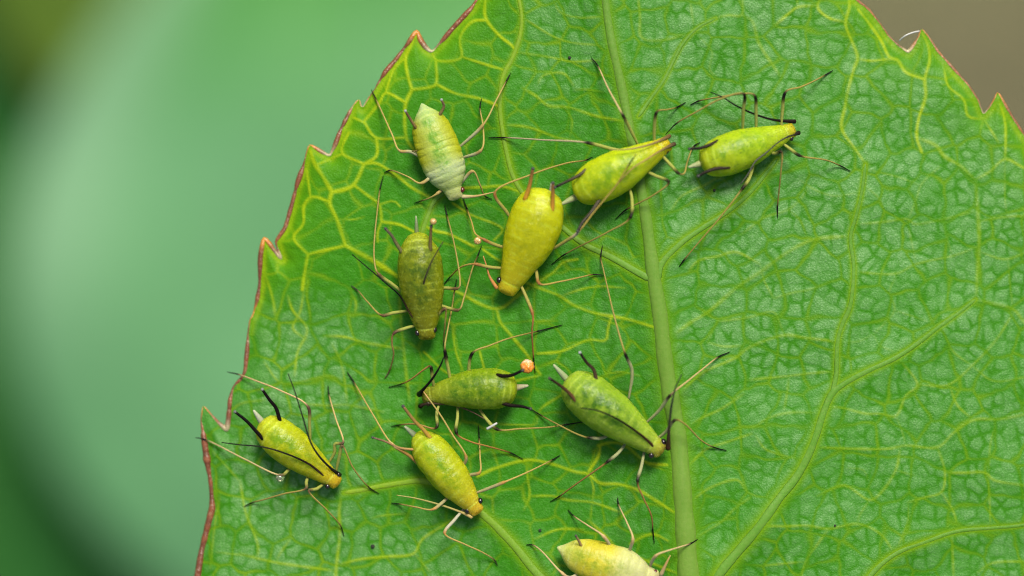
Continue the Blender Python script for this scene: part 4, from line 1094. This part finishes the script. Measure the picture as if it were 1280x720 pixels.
ORANGE = (0.42, 0.24, 0.03)
APHIDS = [
 dict(label="whitish translucent young aphid at the top left, head pointing down", tail=(527,129), head=(571,250), w=55, prof=NYMPH, mat=M_PALE, seg=0.085, lump=0.06, nseg=14, bandamt=0.35,
      band=(0.55,0.62,0.45), cols=[(0,(0.36,0.46,0.26)),(0.14,(0.32,0.43,0.17)),(0.3,(0.36,0.42,0.08)),(0.55,(0.38,0.46,0.12)),(0.68,(0.42,0.49,0.34)),(0.85,(0.34,0.42,0.16)),(1,(0.36,0.36,0.22))],
      gain=(0.74,0.76,0.52), flank=(0.25,0.27,0.008), gutw=0.45, eyes=[(582,236)], eyer=3.2, eyemat=M_EYE_RED, fem=(0.42,0.42,0.22), tib=(0.36,0.29,0.08), knee=(0.26,0.19,0.06), high=0.72,
      corn=[dict(p=[(520,160),(513,149),(507,139)], r=2.2, c0=(0.16,0.11,0.03), c1=(0.07,0.05,0.03), rim=(0.25,0.26,0.24)), dict(p=[(556,142),(555,133),(552,125)], r=2.2, c0=(0.16,0.13,0.04), c1=(0.10,0.07,0.04), rim=(0.25,0.26,0.24))],
      ant=[dict(p=[(578,246),(596,245),(618,240)], c0=(0.40,0.36,0.18), c1=(0.30,0.22,0.08), top=0.03), dict(p=[(564,246),(552,231),(540,215),(527,190),(515,189)], c0=(0.40,0.28,0.12), c1=(0.12,0.08,0.03), top=0.03)],
      legs=[dict(p=[(572,186),(604,156),(620,126),(633,101),(638,92)], zk=.09), dict(p=[(576,198),(602,187),(604,160),(600,134),(602,123)]), dict(p=[(574,232),(591,214),(600,231),(606,245),(615,249)], zk=.08),
            dict(p=[(534,202),(514,190),(499,188),(490,168),(470,124),(464,112)], k=2), dict(p=[(545,215),(526,229),(510,221),(488,213),(480,216)]), dict(p=[(558,233),(545,243),(536,248),(527,251),(518,254)], zk=.07)]),
 dict(label="bright yellow-green aphid above the midrib, head pointing right beside the spotted one", tail=(718,242), head=(837,178), w=55, bend=1.5, mat=M_YG, gain=(0.74,0.84,0.15),
      cols=[(0,(0.42,0.42,0.03)),(0.2,(0.42,0.44,0.025)),(0.6,(0.40,0.44,0.03)),(0.8,(0.44,0.42,0.03)),(0.92,(0.50,0.38,0.03)),(1,(0.46,0.26,0.04))], gutw=0.85,
      cauda=((724,244),(700,256)), eyes=[(833,189)], eyer=3.2,
      corn=[dict(p=[(733,212),(724,219),(710,226),(694,234)], c0=(0.07,0.06,0.025)), dict(p=[(752,250),(740,264),(728,278),(722,289)], c0=(0.06,0.05,0.03), c1=(0.015,0.015,0.013))],
      ant=[dict(p=[(837,170),(820,178),(800,184),(780,187),(762,187)], c1=(0.22,0.17,0.06), top=0.09), dict(p=[(843,180),(828,187),(810,198),(790,211),(772,230)], c0=(0.05,0.03,0.02), c1=(0.24,0.18,0.05), top=0.10)],
      legs=[dict(p=[(790,190),(765,186),(732,178),(680,175),(632,172),(611,172)], k=2, tib=(0.34,0.30,0.16)), dict(p=[(798,182),(787,160),(778,143),(760,110),(747,82),(739,72)], k=2, tib=(0.46,0.36,0.16)),
            dict(p=[(818,184),(818,160),(821,140),(834,137),(846,134),(857,128)], k=2), dict(p=[(822,188),(840,208),(849,217),(855,217),(859,203),(867,183),(875,178)], k=2, klen=7),
            dict(p=[(798,210),(820,220),(836,228),(815,245),(783,262),(769,274)], k=2, klen=7), dict(p=[(784,226),(790,250),(787,273),(760,290),(706,318),(689,331)], k=2, klen=11)]),
 dict(label="spotted yellow-green aphid alone at the upper right, head pointing right", tail=(875,205), head=(994,161), w=52, bend=1.0, mat=M_YG2, gain=(0.68,0.80,0.20),
      cols=[(0,(0.40,0.40,0.03)),(0.2,(0.36,0.40,0.025)),(0.6,(0.34,0.42,0.025)),(0.85,(0.36,0.40,0.03)),(0.94,(0.42,0.34,0.04)),(1,(0.30,0.17,0.04))], gutw=0.9,
      cauda=((880,203),(861,209)), eyes=[(989,173)], eyer=3.0,
      corn=[dict(p=[(897,171),(890,180),(876,185),(862,186)]), dict(p=[(912,209),(894,211),(880,216),(873,220)])],
      ant=[dict(p=[(994,152),(968,150),(944,143),(920,132),(904,122),(888,115)], c0=(0.010,0.006,0.004), top=0.06), dict(p=[(999,166),(986,170),(972,178),(956,192),(944,202),(936,216),(926,230)], c0=(0.010,0.006,0.004), c1=(0.06,0.06,0.05), top=0.07)],
      legs=[dict(p=[(928,172),(929,140),(929,117),(900,124),(872,139),(846,154),(832,168)], k=2, klen=13, zk=.16, end=0.05), dict(p=[(945,172),(945,140),(943,119),(930,117),(895,122),(874,126),(863,131)], k=2, klen=11, zk=.14),
            dict(p=[(976,164),(978,140),(982,115),(1000,109),(1016,102),(1031,94),(1041,88)], k=2, klen=13), dict(p=[(974,176),(990,188),(1001,195),(1032,200),(1050,207),(1063,214)], k=2),
            dict(p=[(956,185),(968,192),(977,190),(976,216),(972,258),(972,272)], k=2, klen=7), dict(p=[(944,200),(936,224),(927,237),(900,272),(870,307),(855,325),(849,333)], k=2, klen=10, zk=.10)]),
 dict(label="plump deep yellow aphid in the centre, head pointing down left", tail=(683,236), head=(631,368), w=67, bend=-3.0, mat=M_YEL, gain=(0.70,0.84,0.16), seg=0.012,
      cols=[(0,(0.46,0.42,0.06)),(0.1,(0.50,0.44,0.03)),(0.3,(0.47,0.41,0.015)),(0.6,(0.46,0.38,0.015)),(0.85,(0.50,0.38,0.04)),(0.94,(0.50,0.34,0.05)),(1,(0.45,0.22,0.06))],
      cauda=((688,246),(689,229)), caudacol=(0.30,0.32,0.22), caudaw=3.2, eyes=[(623,349),(641,361)], eyer=3.6, tib=(0.32,0.245,0.055), knee=(0.20,0.09,0.025), fem=(0.34,0.31,0.07),
      corn=[dict(p=[(656,250),(662,232),(666,211)], r=3.0, c0=(0.40,0.20,0.02), c1=(0.10,0.05,0.02)), dict(p=[(690,264),(691,246),(691,229)], r=3.0, c0=(0.40,0.20,0.02), c1=(0.10,0.05,0.02))],
      ant=[dict(p=[(621,360),(612,346),(608,332),(604,320)], c0=(0.45,0.20,0.05), c1=(0.34,0.16,0.05), top=0.02)],
      legs=[dict(p=[(650,288),(634,266),(619,240),(662,219),(708,204),(733,200),(741,196)], k=2, zk=.13, end=0.03), dict(p=[(646,312),(622,307),(604,299),(594,292),(590,279),(584,262),(579,248)], k=2), dict(p=[(640,336),(612,334),(592,330),(576,334),(562,347),(553,357)], k=2),
            dict(p=[(680,318),(706,302),(722,291),(745,262),(770,232),(786,206),(795,193)], k=2, zk=.14, end=.14, knee=(0.30,0.26,0.16)), dict(p=[(664,326),(670,338),(675,355),(700,352),(728,346),(742,343),(755,344)], k=2),
            dict(p=[(646,346),(658,372),(666,394),(665,416),(667,448),(669,466)], k=2, tib=(0.36,0.16,0.05))]),
 dict(label="dark olive aphid left of the plump yellow one, head pointing down", tail=(521,290), head=(534,425), w=57, prof=SLIM, mat=M_OLI, seg=0.018,
      cols=[(0,(0.26,0.28,0.05)),(0.1,(0.22,0.25,0.03)),(0.3,(0.155,0.185,0.012)),(0.6,(0.17,0.18,0.012)),(0.85,(0.20,0.20,0.02)),(0.94,(0.20,0.18,0.025)),(1,(0.16,0.11,0.03))], gutw=0.9,
      cauda=((521,294),(520,270)), caudacol=(0.24,0.32,0.14), caudaw=3.0, eyes=[(543,412),(522,416)], eyer=3.8, knee=(0.08,0.05,0.02),
      corn=[dict(p=[(499,318),(494,302),(490,295),(482,286)], c0=(0.10,0.10,0.03), c1=(0.07,0.06,0.04)), dict(p=[(538,314),(538,300),(539,283)], c0=(0.12,0.11,0.03), c1=(0.08,0.05,0.02))],
      ant=[dict(p=[(525,419),(521,404),(512,391),(500,370),(480,352),(466,340),(440,318)], top=0.08), dict(p=[(537,418),(530,396),(529,360),(532,346),(540,326),(554,302)], top=0.12, c0=(0.06,0.03,0.02), c1=(0.03,0.025,0.015))],
      legs=[dict(p=[(512,372),(490,355),(472,341),(468,326),(468,300),(473,252),(475,236),(479,220)], k=2), dict(p=[(514,388),(492,391),(477,394),(460,378),(447,363),(439,357)], k=2, foot=(0.03,0.03,0.02)),
            dict(p=[(524,406),(508,410),(492,417),(490,430),(492,442),(487,463),(481,473)], k=2, knee=(0.06,0.03,0.02), tib=(0.30,0.20,0.06), foot=(0.06,0.03,0.02)), dict(p=[(540,362),(556,360),(573,360),(575,350),(568,306),(559,270),(556,257)], k=2),
            dict(p=[(542,378),(560,385),(574,387),(580,372),(591,334),(597,320),(602,307)], k=2), dict(p=[(540,402),(549,392),(557,386),(556,408),(555,430),(560,447)], k=2)]),
 dict(label="mottled green aphid with black tubes, head pointing left, orange ball at its tail", tail=(647,486), head=(527,496), w=52, bend=4.0, mat=M_GRN, gain=(0.62,0.68,0.20),
      cols=[(0,(0.36,0.38,0.05)),(0.08,(0.26,0.33,0.03)),(0.3,(0.19,0.28,0.02)),(0.6,(0.21,0.29,0.025)),(0.85,(0.27,0.30,0.05)),(0.94,(0.26,0.24,0.06)),(1,(0.10,0.06,0.03))], gutw=0.9,
      cauda=((642,485),(660,482)), caudacol=(0.55,0.50,0.28), eyes=[(535,508)], eyer=3.4,
      corn=[dict(p=[(621,469),(630,470),(640,469),(653,463)], r=2.6, c0=(0.010,0.006,0.004)), dict(p=[(627,508),(640,507),(652,508),(663,511)], r=2.6, c0=(0.010,0.006,0.004))],
      ant=[dict(p=[(524,493),(529,487),(540,474),(550,458),(555,446)], r=2.0, c0=(0.006,0.005,0.004), top=0.09), dict(p=[(525,508),(532,505),(556,505),(576,509),(596,518),(612,528)], r=1.7, c0=(0.006,0.004,0.003), c1=(0.06,0.04,0.02), top=0.04)],
      legs=[dict(p=[(546,494),(541,476),(538,458),(530,462),(514,474),(502,480),(486,484)], k=2, tib=(0.34,0.19,0.05)), dict(p=[(566,492),(561,464),(556,437),(560,410),(565,384),(568,364),(571,349)], k=2, klen=14), dict(p=[(588,490),(586,464),(591,441),(612,432),(636,423),(672,414),(703,406)], k=2, klen=11),
            dict(p=[(550,502),(546,516),(545,535),(520,530),(501,531),(489,533)], k=2, klen=7, tib=(0.30,0.19,0.06)), dict(p=[(572,504),(572,520),(571,542),(588,552),(610,558),(638,566),(654,574)], k=2, tib=(0.30,0.16,0.04)), dict(p=[(596,506),(608,524),(623,537),(650,536),(686,534),(706,531),(731,527)], k=2, klen=8)]),
 dict(label="large pale green aphid with black antennae, its head touching the midrib", tail=(707,474), head=(829,566), w=59, mat=M_GRN, gain=(0.64,0.72,0.24),
      cols=[(0,(0.34,0.42,0.10)),(0.1,(0.27,0.37,0.07)),(0.3,(0.23,0.34,0.05)),(0.6,(0.25,0.36,0.055)),(0.85,(0.28,0.36,0.08)),(0.94,(0.34,0.32,0.08)),(1,(0.24,0.15,0.05))], gutw=0.8, bandamt=0.32,
      cauda=((712,478),(692,456)), caudacol=(0.38,0.46,0.22), eyes=[(831,553),(814,569)], eyer=3.8, fem=(0.34,0.36,0.16),
      corn=[dict(p=[(751,470),(742,462),(734,454),(725,441)], c0=(0.06,0.04,0.02), rim=(0.25,0.28,0.26)), dict(p=[(721,503),(713,493),(703,484),(687,473)], c0=(0.10,0.05,0.02), rim=(0.06,0.05,0.04))],
      ant=[dict(p=[(822,567),(812,553),(792,537),(768,522),(746,513),(726,510)], c0=(0.05,0.02,0.01), top=0.09, r=1.7), dict(p=[(835,561),(836,540),(839,510),(844,486),(852,468)], c0=(0.05,0.02,0.01), c1=(0.02,0.03,0.015), top=0.10, r=1.8)],
      legs=[dict(p=[(806,530),(824,513),(838,494),(860,476),(880,460),(898,446),(912,440)], k=2, tib=(0.42,0.32,0.13)), dict(p=[(816,552),(832,540),(844,525),(856,530),(876,550),(892,559),(908,563)], k=2, klen=7), dict(p=[(786,498),(790,464),(781,441),(768,396),(754,336),(751,322),(753,307)], k=2, klen=11),
            dict(p=[(768,536),(754,547),(735,547),(720,542),(700,532),(676,519),(662,510)], k=2, klen=7, zk=.09), dict(p=[(786,548),(774,565),(757,579),(736,594),(712,611),(700,620),(688,627)], k=2, tib=(0.26,0.15,0.04)), dict(p=[(806,560),(802,582),(797,603),(804,622),(814,644),(816,662),(818,679)], k=2, tib=(0.26,0.15,0.04))]),
 dict(label="yellow aphid near the left rim with long black tubes and swept-back black antennae", tail=(325,528), head=(424,606), w=50, mat=M_YG,
      cols=[(0,(0.40,0.40,0.05)),(0.1,(0.36,0.38,0.03)),(0.35,(0.34,0.36,0.015)),(0.7,(0.38,0.36,0.02)),(0.88,(0.46,0.34,0.03)),(1,(0.42,0.22,0.04))], gutw=0.6, bandamt=0.3,
      cauda=((330,531),(317,513)), caudacol=(0.48,0.52,0.34), eyes=[(409,609),(423,593)], eyer=3.2, knee=(0.06,0.035,0.02),
      corn=[dict(p=[(355,521),(345,510),(337,500),(328,487)], r=2.6, c0=(0.006,0.004,0.003), rim=(0.16,0.18,0.16)), dict(p=[(329,549),(320,539),(309,527),(294,515)], r=2.6, c0=(0.006,0.004,0.003), rim=(0.10,0.11,0.10))],
      ant=[dict(p=[(425,594),(412,584),(398,569),(388,552),(378,520),(368,488),(360,467)], c0=(0.010,0.006,0.004), c1=(0.012,0.015,0.01), top=0.13), dict(p=[(417,605),(404,594),(386,580),(360,568),(330,559),(300,556),(277,553)], c0=(0.04,0.02,0.01), top=0.10)],
      legs=[dict(p=[(388,556),(387,532),(384,507),(350,488),(320,476),(298,468),(284,465)], k=2, tib=(0.46,0.34,0.15), klen=13, zk=.12), dict(p=[(410,580),(418,566),(419,555),(429,553),(420,524),(411,492),(410,482)], k=3, tib=(0.46,0.34,0.13), klen=6), dict(p=[(420,590),(424,572),(428,557),(441,584),(461,609),(474,617)], k=2, klen=4),
            dict(p=[(368,578),(360,588),(350,594),(306,574),(258,550),(244,547)], k=2, tib=(0.42,0.34,0.15), klen=5), dict(p=[(388,590),(383,602),(382,611),(356,617),(328,625),(316,628),(305,633)], k=2, klen=5), dict(p=[(408,602),(396,611),(386,614),(408,637),(423,653),(427,660),(430,670)], k=2, klen=5)]),
 dict(label="yellow-green banded aphid at the lower left of the group, head pointing down right", tail=(520,541), head=(599,642), w=49, prof=SLIM, mat=M_YG, seg=0.035, lump=0.07,
      cols=[(0,(0.36,0.40,0.06)),(0.1,(0.35,0.38,0.03)),(0.35,(0.33,0.36,0.02)),(0.7,(0.38,0.36,0.03)),(0.88,(0.46,0.34,0.05)),(1,(0.46,0.24,0.06))], gutw=0.5, bandamt=0.5, band=(0.55,0.52,0.16),
      cauda=((524,549),(506,533)), caudacol=(0.38,0.46,0.24), eyes=[(601,625),(584,638)], eyer=3.4, fem=(0.40,0.36,0.16), knee=(0.30,0.16,0.04), tib=(0.36,0.28,0.075),
      corn=[dict(p=[(538,548),(530,538),(518,526),(504,508)], r=2.8, c0=(0.36,0.22,0.03), c1=(0.12,0.08,0.03)), dict(p=[(514,566),(500,560),(482,552),(466,547)], r=1.8, c0=(0.30,0.18,0.05), c1=(0.10,0.07,0.05))],
      ant=[dict(p=[(590,646),(576,640),(550,631),(520,623),(496,619)], c0=(0.42,0.30,0.10), c1=(0.24,0.22,0.06), r=1.6, top=0.0)],
      legs=[dict(p=[(530,588),(512,570),(489,554),(466,518),(442,477),(434,465)], k=2, fem=(0.34,0.20,0.05), knee=(0.36,0.26,0.10)), dict(p=[(566,616),(552,629),(540,637),(520,634),(499,630),(489,629)], k=2, klen=5), dict(p=[(582,634),(568,650),(556,667),(580,680),(602,690),(618,700),(622,707)], k=2, fem=(0.46,0.44,0.30), foot=(0.02,0.015,0.01), klen=5),
            dict(p=[(568,586),(580,580),(582,569),(566,544),(550,518),(534,496),(529,489)], k=2, zk=.11, end=.10, klen=4, foot=(0.36,0.22,0.08)), dict(p=[(578,602),(588,594),(600,590),(600,570),(599,548),(598,532)], k=2, klen=4), dict(p=[(590,618),(612,610),(632,602),(660,590),(690,575),(700,569)], k=2, klen=6)]),
 dict(label="pale yellow-white young aphid cut off by the bottom edge, head pointing right", tail=(696,684), head=(824,723), w=54, prof=NYMPH, bend=3.0, mat=M_PALEY, gain=(0.76,0.78,0.50), seg=0.085, lump=0.06, bandamt=0.25, high=0.74,
      band=(0.60,0.58,0.30), cols=[(0,(0.55,0.58,0.36)),(0.12,(0.46,0.46,0.12)),(0.3,(0.48,0.42,0.03)),(0.5,(0.50,0.44,0.05)),(0.62,(0.46,0.46,0.24)),(0.8,(0.48,0.48,0.32)),(1,(0.44,0.40,0.26))], gutw=0.5,
      eyes=[(819,715)], eyer=3.0, eyemat=M_EYE_RED, fem=(0.50,0.46,0.26), tib=(0.46,0.36,0.16), knee=(0.40,0.28,0.12),
      corn=[dict(p=[(727,683),(724,677),(720,670)], r=2.0, c0=(0.30,0.20,0.06), c1=(0.12,0.08,0.05))],
      ant=[dict(p=[(826,719),(833,704),(838,694)], c0=(0.42,0.34,0.16), c1=(0.34,0.22,0.08), top=0.03)],
      legs=[dict(p=[(764,694),(762,682),(753,669),(735,657),(716,644),(710,637)], k=2), dict(p=[(784,700),(787,688),(791,672),(784,654),(773,630),(772,622)], k=2), dict(p=[(812,714),(814,704),(822,693),(836,688),(864,679),(872,674)], k=2),
            dict(p=[(730,712),(712,722),(700,714),(676,688),(665,681),(658,681)], k=2), dict(p=[(776,728),(772,746),(764,764),(750,784),(744,792)], k=2), dict(p=[(806,734),(812,752),(822,764),(834,786),(838,794)], k=2)]),
]
for s_ in APHIDS:
    make_aphid(s_)

# ------------------------------------------------------------------ small things on the leaf
def blob(name, label, cat, px, py, z, r_px, mat, squash=1.0, lump=0.0, seed=1, group=None):
    nu, nv = 18, 24
    c = P(px, py, z)
    r = r_px / PX
    vv = []
    for i in range(nu + 1):
        for j in range(nv):
            th, ph = math.pi * i / nu, 2 * math.pi * j / nv
            d = np.array([math.sin(th) * math.cos(ph), math.sin(th) * math.sin(ph), math.cos(th)])
            k = 1.0
            if lump:
                k += lump * (math.sin(d[0] * 9 + seed) * math.sin(d[1] * 8 + seed * 2) + 0.6 * math.sin(d[2] * 10 + seed * 3))
            vv.append(c + d * r * k * np.array([1, 1, squash]))
    ff = [(i * nv + j, (i + 1) * nv + j, (i + 1) * nv + (j + 1) % nv, i * nv + (j + 1) % nv) for i in range(nu) for j in range(nv)]
    o = link_mesh(name, np.array(vv), ff, mat, None, None, origin=c)
    tag(o, label, cat, group)
    return o

def two_tone_ball():
    m, nt, bs = new_mat("orange_white_ball")
    oc = obj_coord(nt)
    sp = N(nt, "ShaderNodeSeparateXYZ")
    nt.links.new(oc, sp.inputs[0])
    f = math_node(nt, 'ADD', math_node(nt, 'MULTIPLY', sp.outputs[1], 14.0), math_node(nt, 'MULTIPLY', noise(nt, 70.0, 3, 0.6, oc), 1.4))
    nt.links.new(mixc(nt, ramp(nt, f, 0.70, 1.25), (0.62, 0.22, 0.02), (0.66, 0.48, 0.36)), bs.inputs["Base Color"])
    bs.inputs["Roughness"].default_value = 0.2
    bs.inputs["Subsurface Weight"].default_value = 0.6
    bs.inputs["Subsurface Radius"].default_value = (0.02, 0.012, 0.006)
    bs.inputs["Subsurface Scale"].default_value = 1.0
    bump(nt, bs, noise(nt, 110.0, 2, 0.6, oc), 0.6, 0.008)
    return m
M_ORANGE = two_tone_ball()
M_AMBER = plain_material("amber_drop", (0.50, 0.32, 0.10), 0.15, 0.6, 0.15, 60.0, 0.15, 0.3, 0.003)
M_CLEAR = plain_material("clear_drop", (0.80, 0.85, 0.55), 0.05, 0.6, 0.1, 60.0, 0.9, 0.0, 0.001)
M_WHITE = plain_material("white_fibre", (0.42, 0.42, 0.38), 0.5, 0.4, 0.15, 60.0)
M_SPECK = plain_material("dark_speck", (0.02, 0.025, 0.012), 0.7, 0.3, 0.4, 120.0)

zc = leaf_z(655, 462)
ball = blob("honeydew_ball", "orange and white honeydew ball on the tip of a black aphid tube", "droplet", 659, 458, zc + 0.13, 8.6, M_ORANGE, 1.0, 0.08, 3)
blob("honeydew_drop", "round amber drop above the tube tip of the olive aphid", "droplet", 541.5, 277, leaf_z(541, 277) + 0.17, 4.2, M_AMBER, 1.0, 0.02, 1)
blob("honeydew_drop", "lumpy amber drop on the leg joint left of the plump yellow aphid", "droplet", 597, 301, leaf_z(597, 301) + 0.115, 4.5, M_AMBER, 1.0, 0.12, 5)
blob("water_drop", "clear drop hanging at the leg joint of the aphid near the left rim", "droplet", 350, 597, leaf_z(350, 597) + 0.105, 5.4, M_CLEAR, 1.0, 0.0, 1)

def thread(name, label, cat, pts, zs, r, mat):
    c = catmull([P(x, y, leaf_z(x, y) + z) for (x, y), z in zip(pts, zs)], 18)
    v, f = tube(c, np.linspace(r, r * 0.8, 18) / PX, 8)
    o = link_mesh(name, v, f, mat, None, None, origin=c[0])
    tag(o, label, cat)
thread("white_fibre", "short curved white fibre hanging from a tooth tip at the upper right rim", "fibre", [(1149,39),(1140,41),(1131,45),(1124,51)], [0.02, 0.03, 0.03, 0.02], 1.1, M_WHITE)
thread("skin_flake", "tiny white rod-shaped flake beside the leg joint below the mottled green aphid", "flake", [(609,536),(616,532),(621,529)], [0.10, 0.11, 0.11], 1.7, M_WHITE)
for (sx, sy, r, lab) in [(1044, 657, 1.3, "black speck on the vein in the lower right"), (466, 683, 2.4, "dark speck on the leaf in the lower left below the banded aphid"),
                         (712, 72, 1.8, "dark speck on the leaf left of the midrib near the top"), (893, 238, 1.5, "dark speck below the tail of the spotted aphid"),
                         (675, 663, 1.8, "dark speck right of the lower left side vein")]:
    blob("dirt_speck", lab, "speck", sx, sy, leaf_z(sx, sy) + 0.004, r, M_SPECK, 0.6, 0.15, sx, "dirt specks on the leaf")
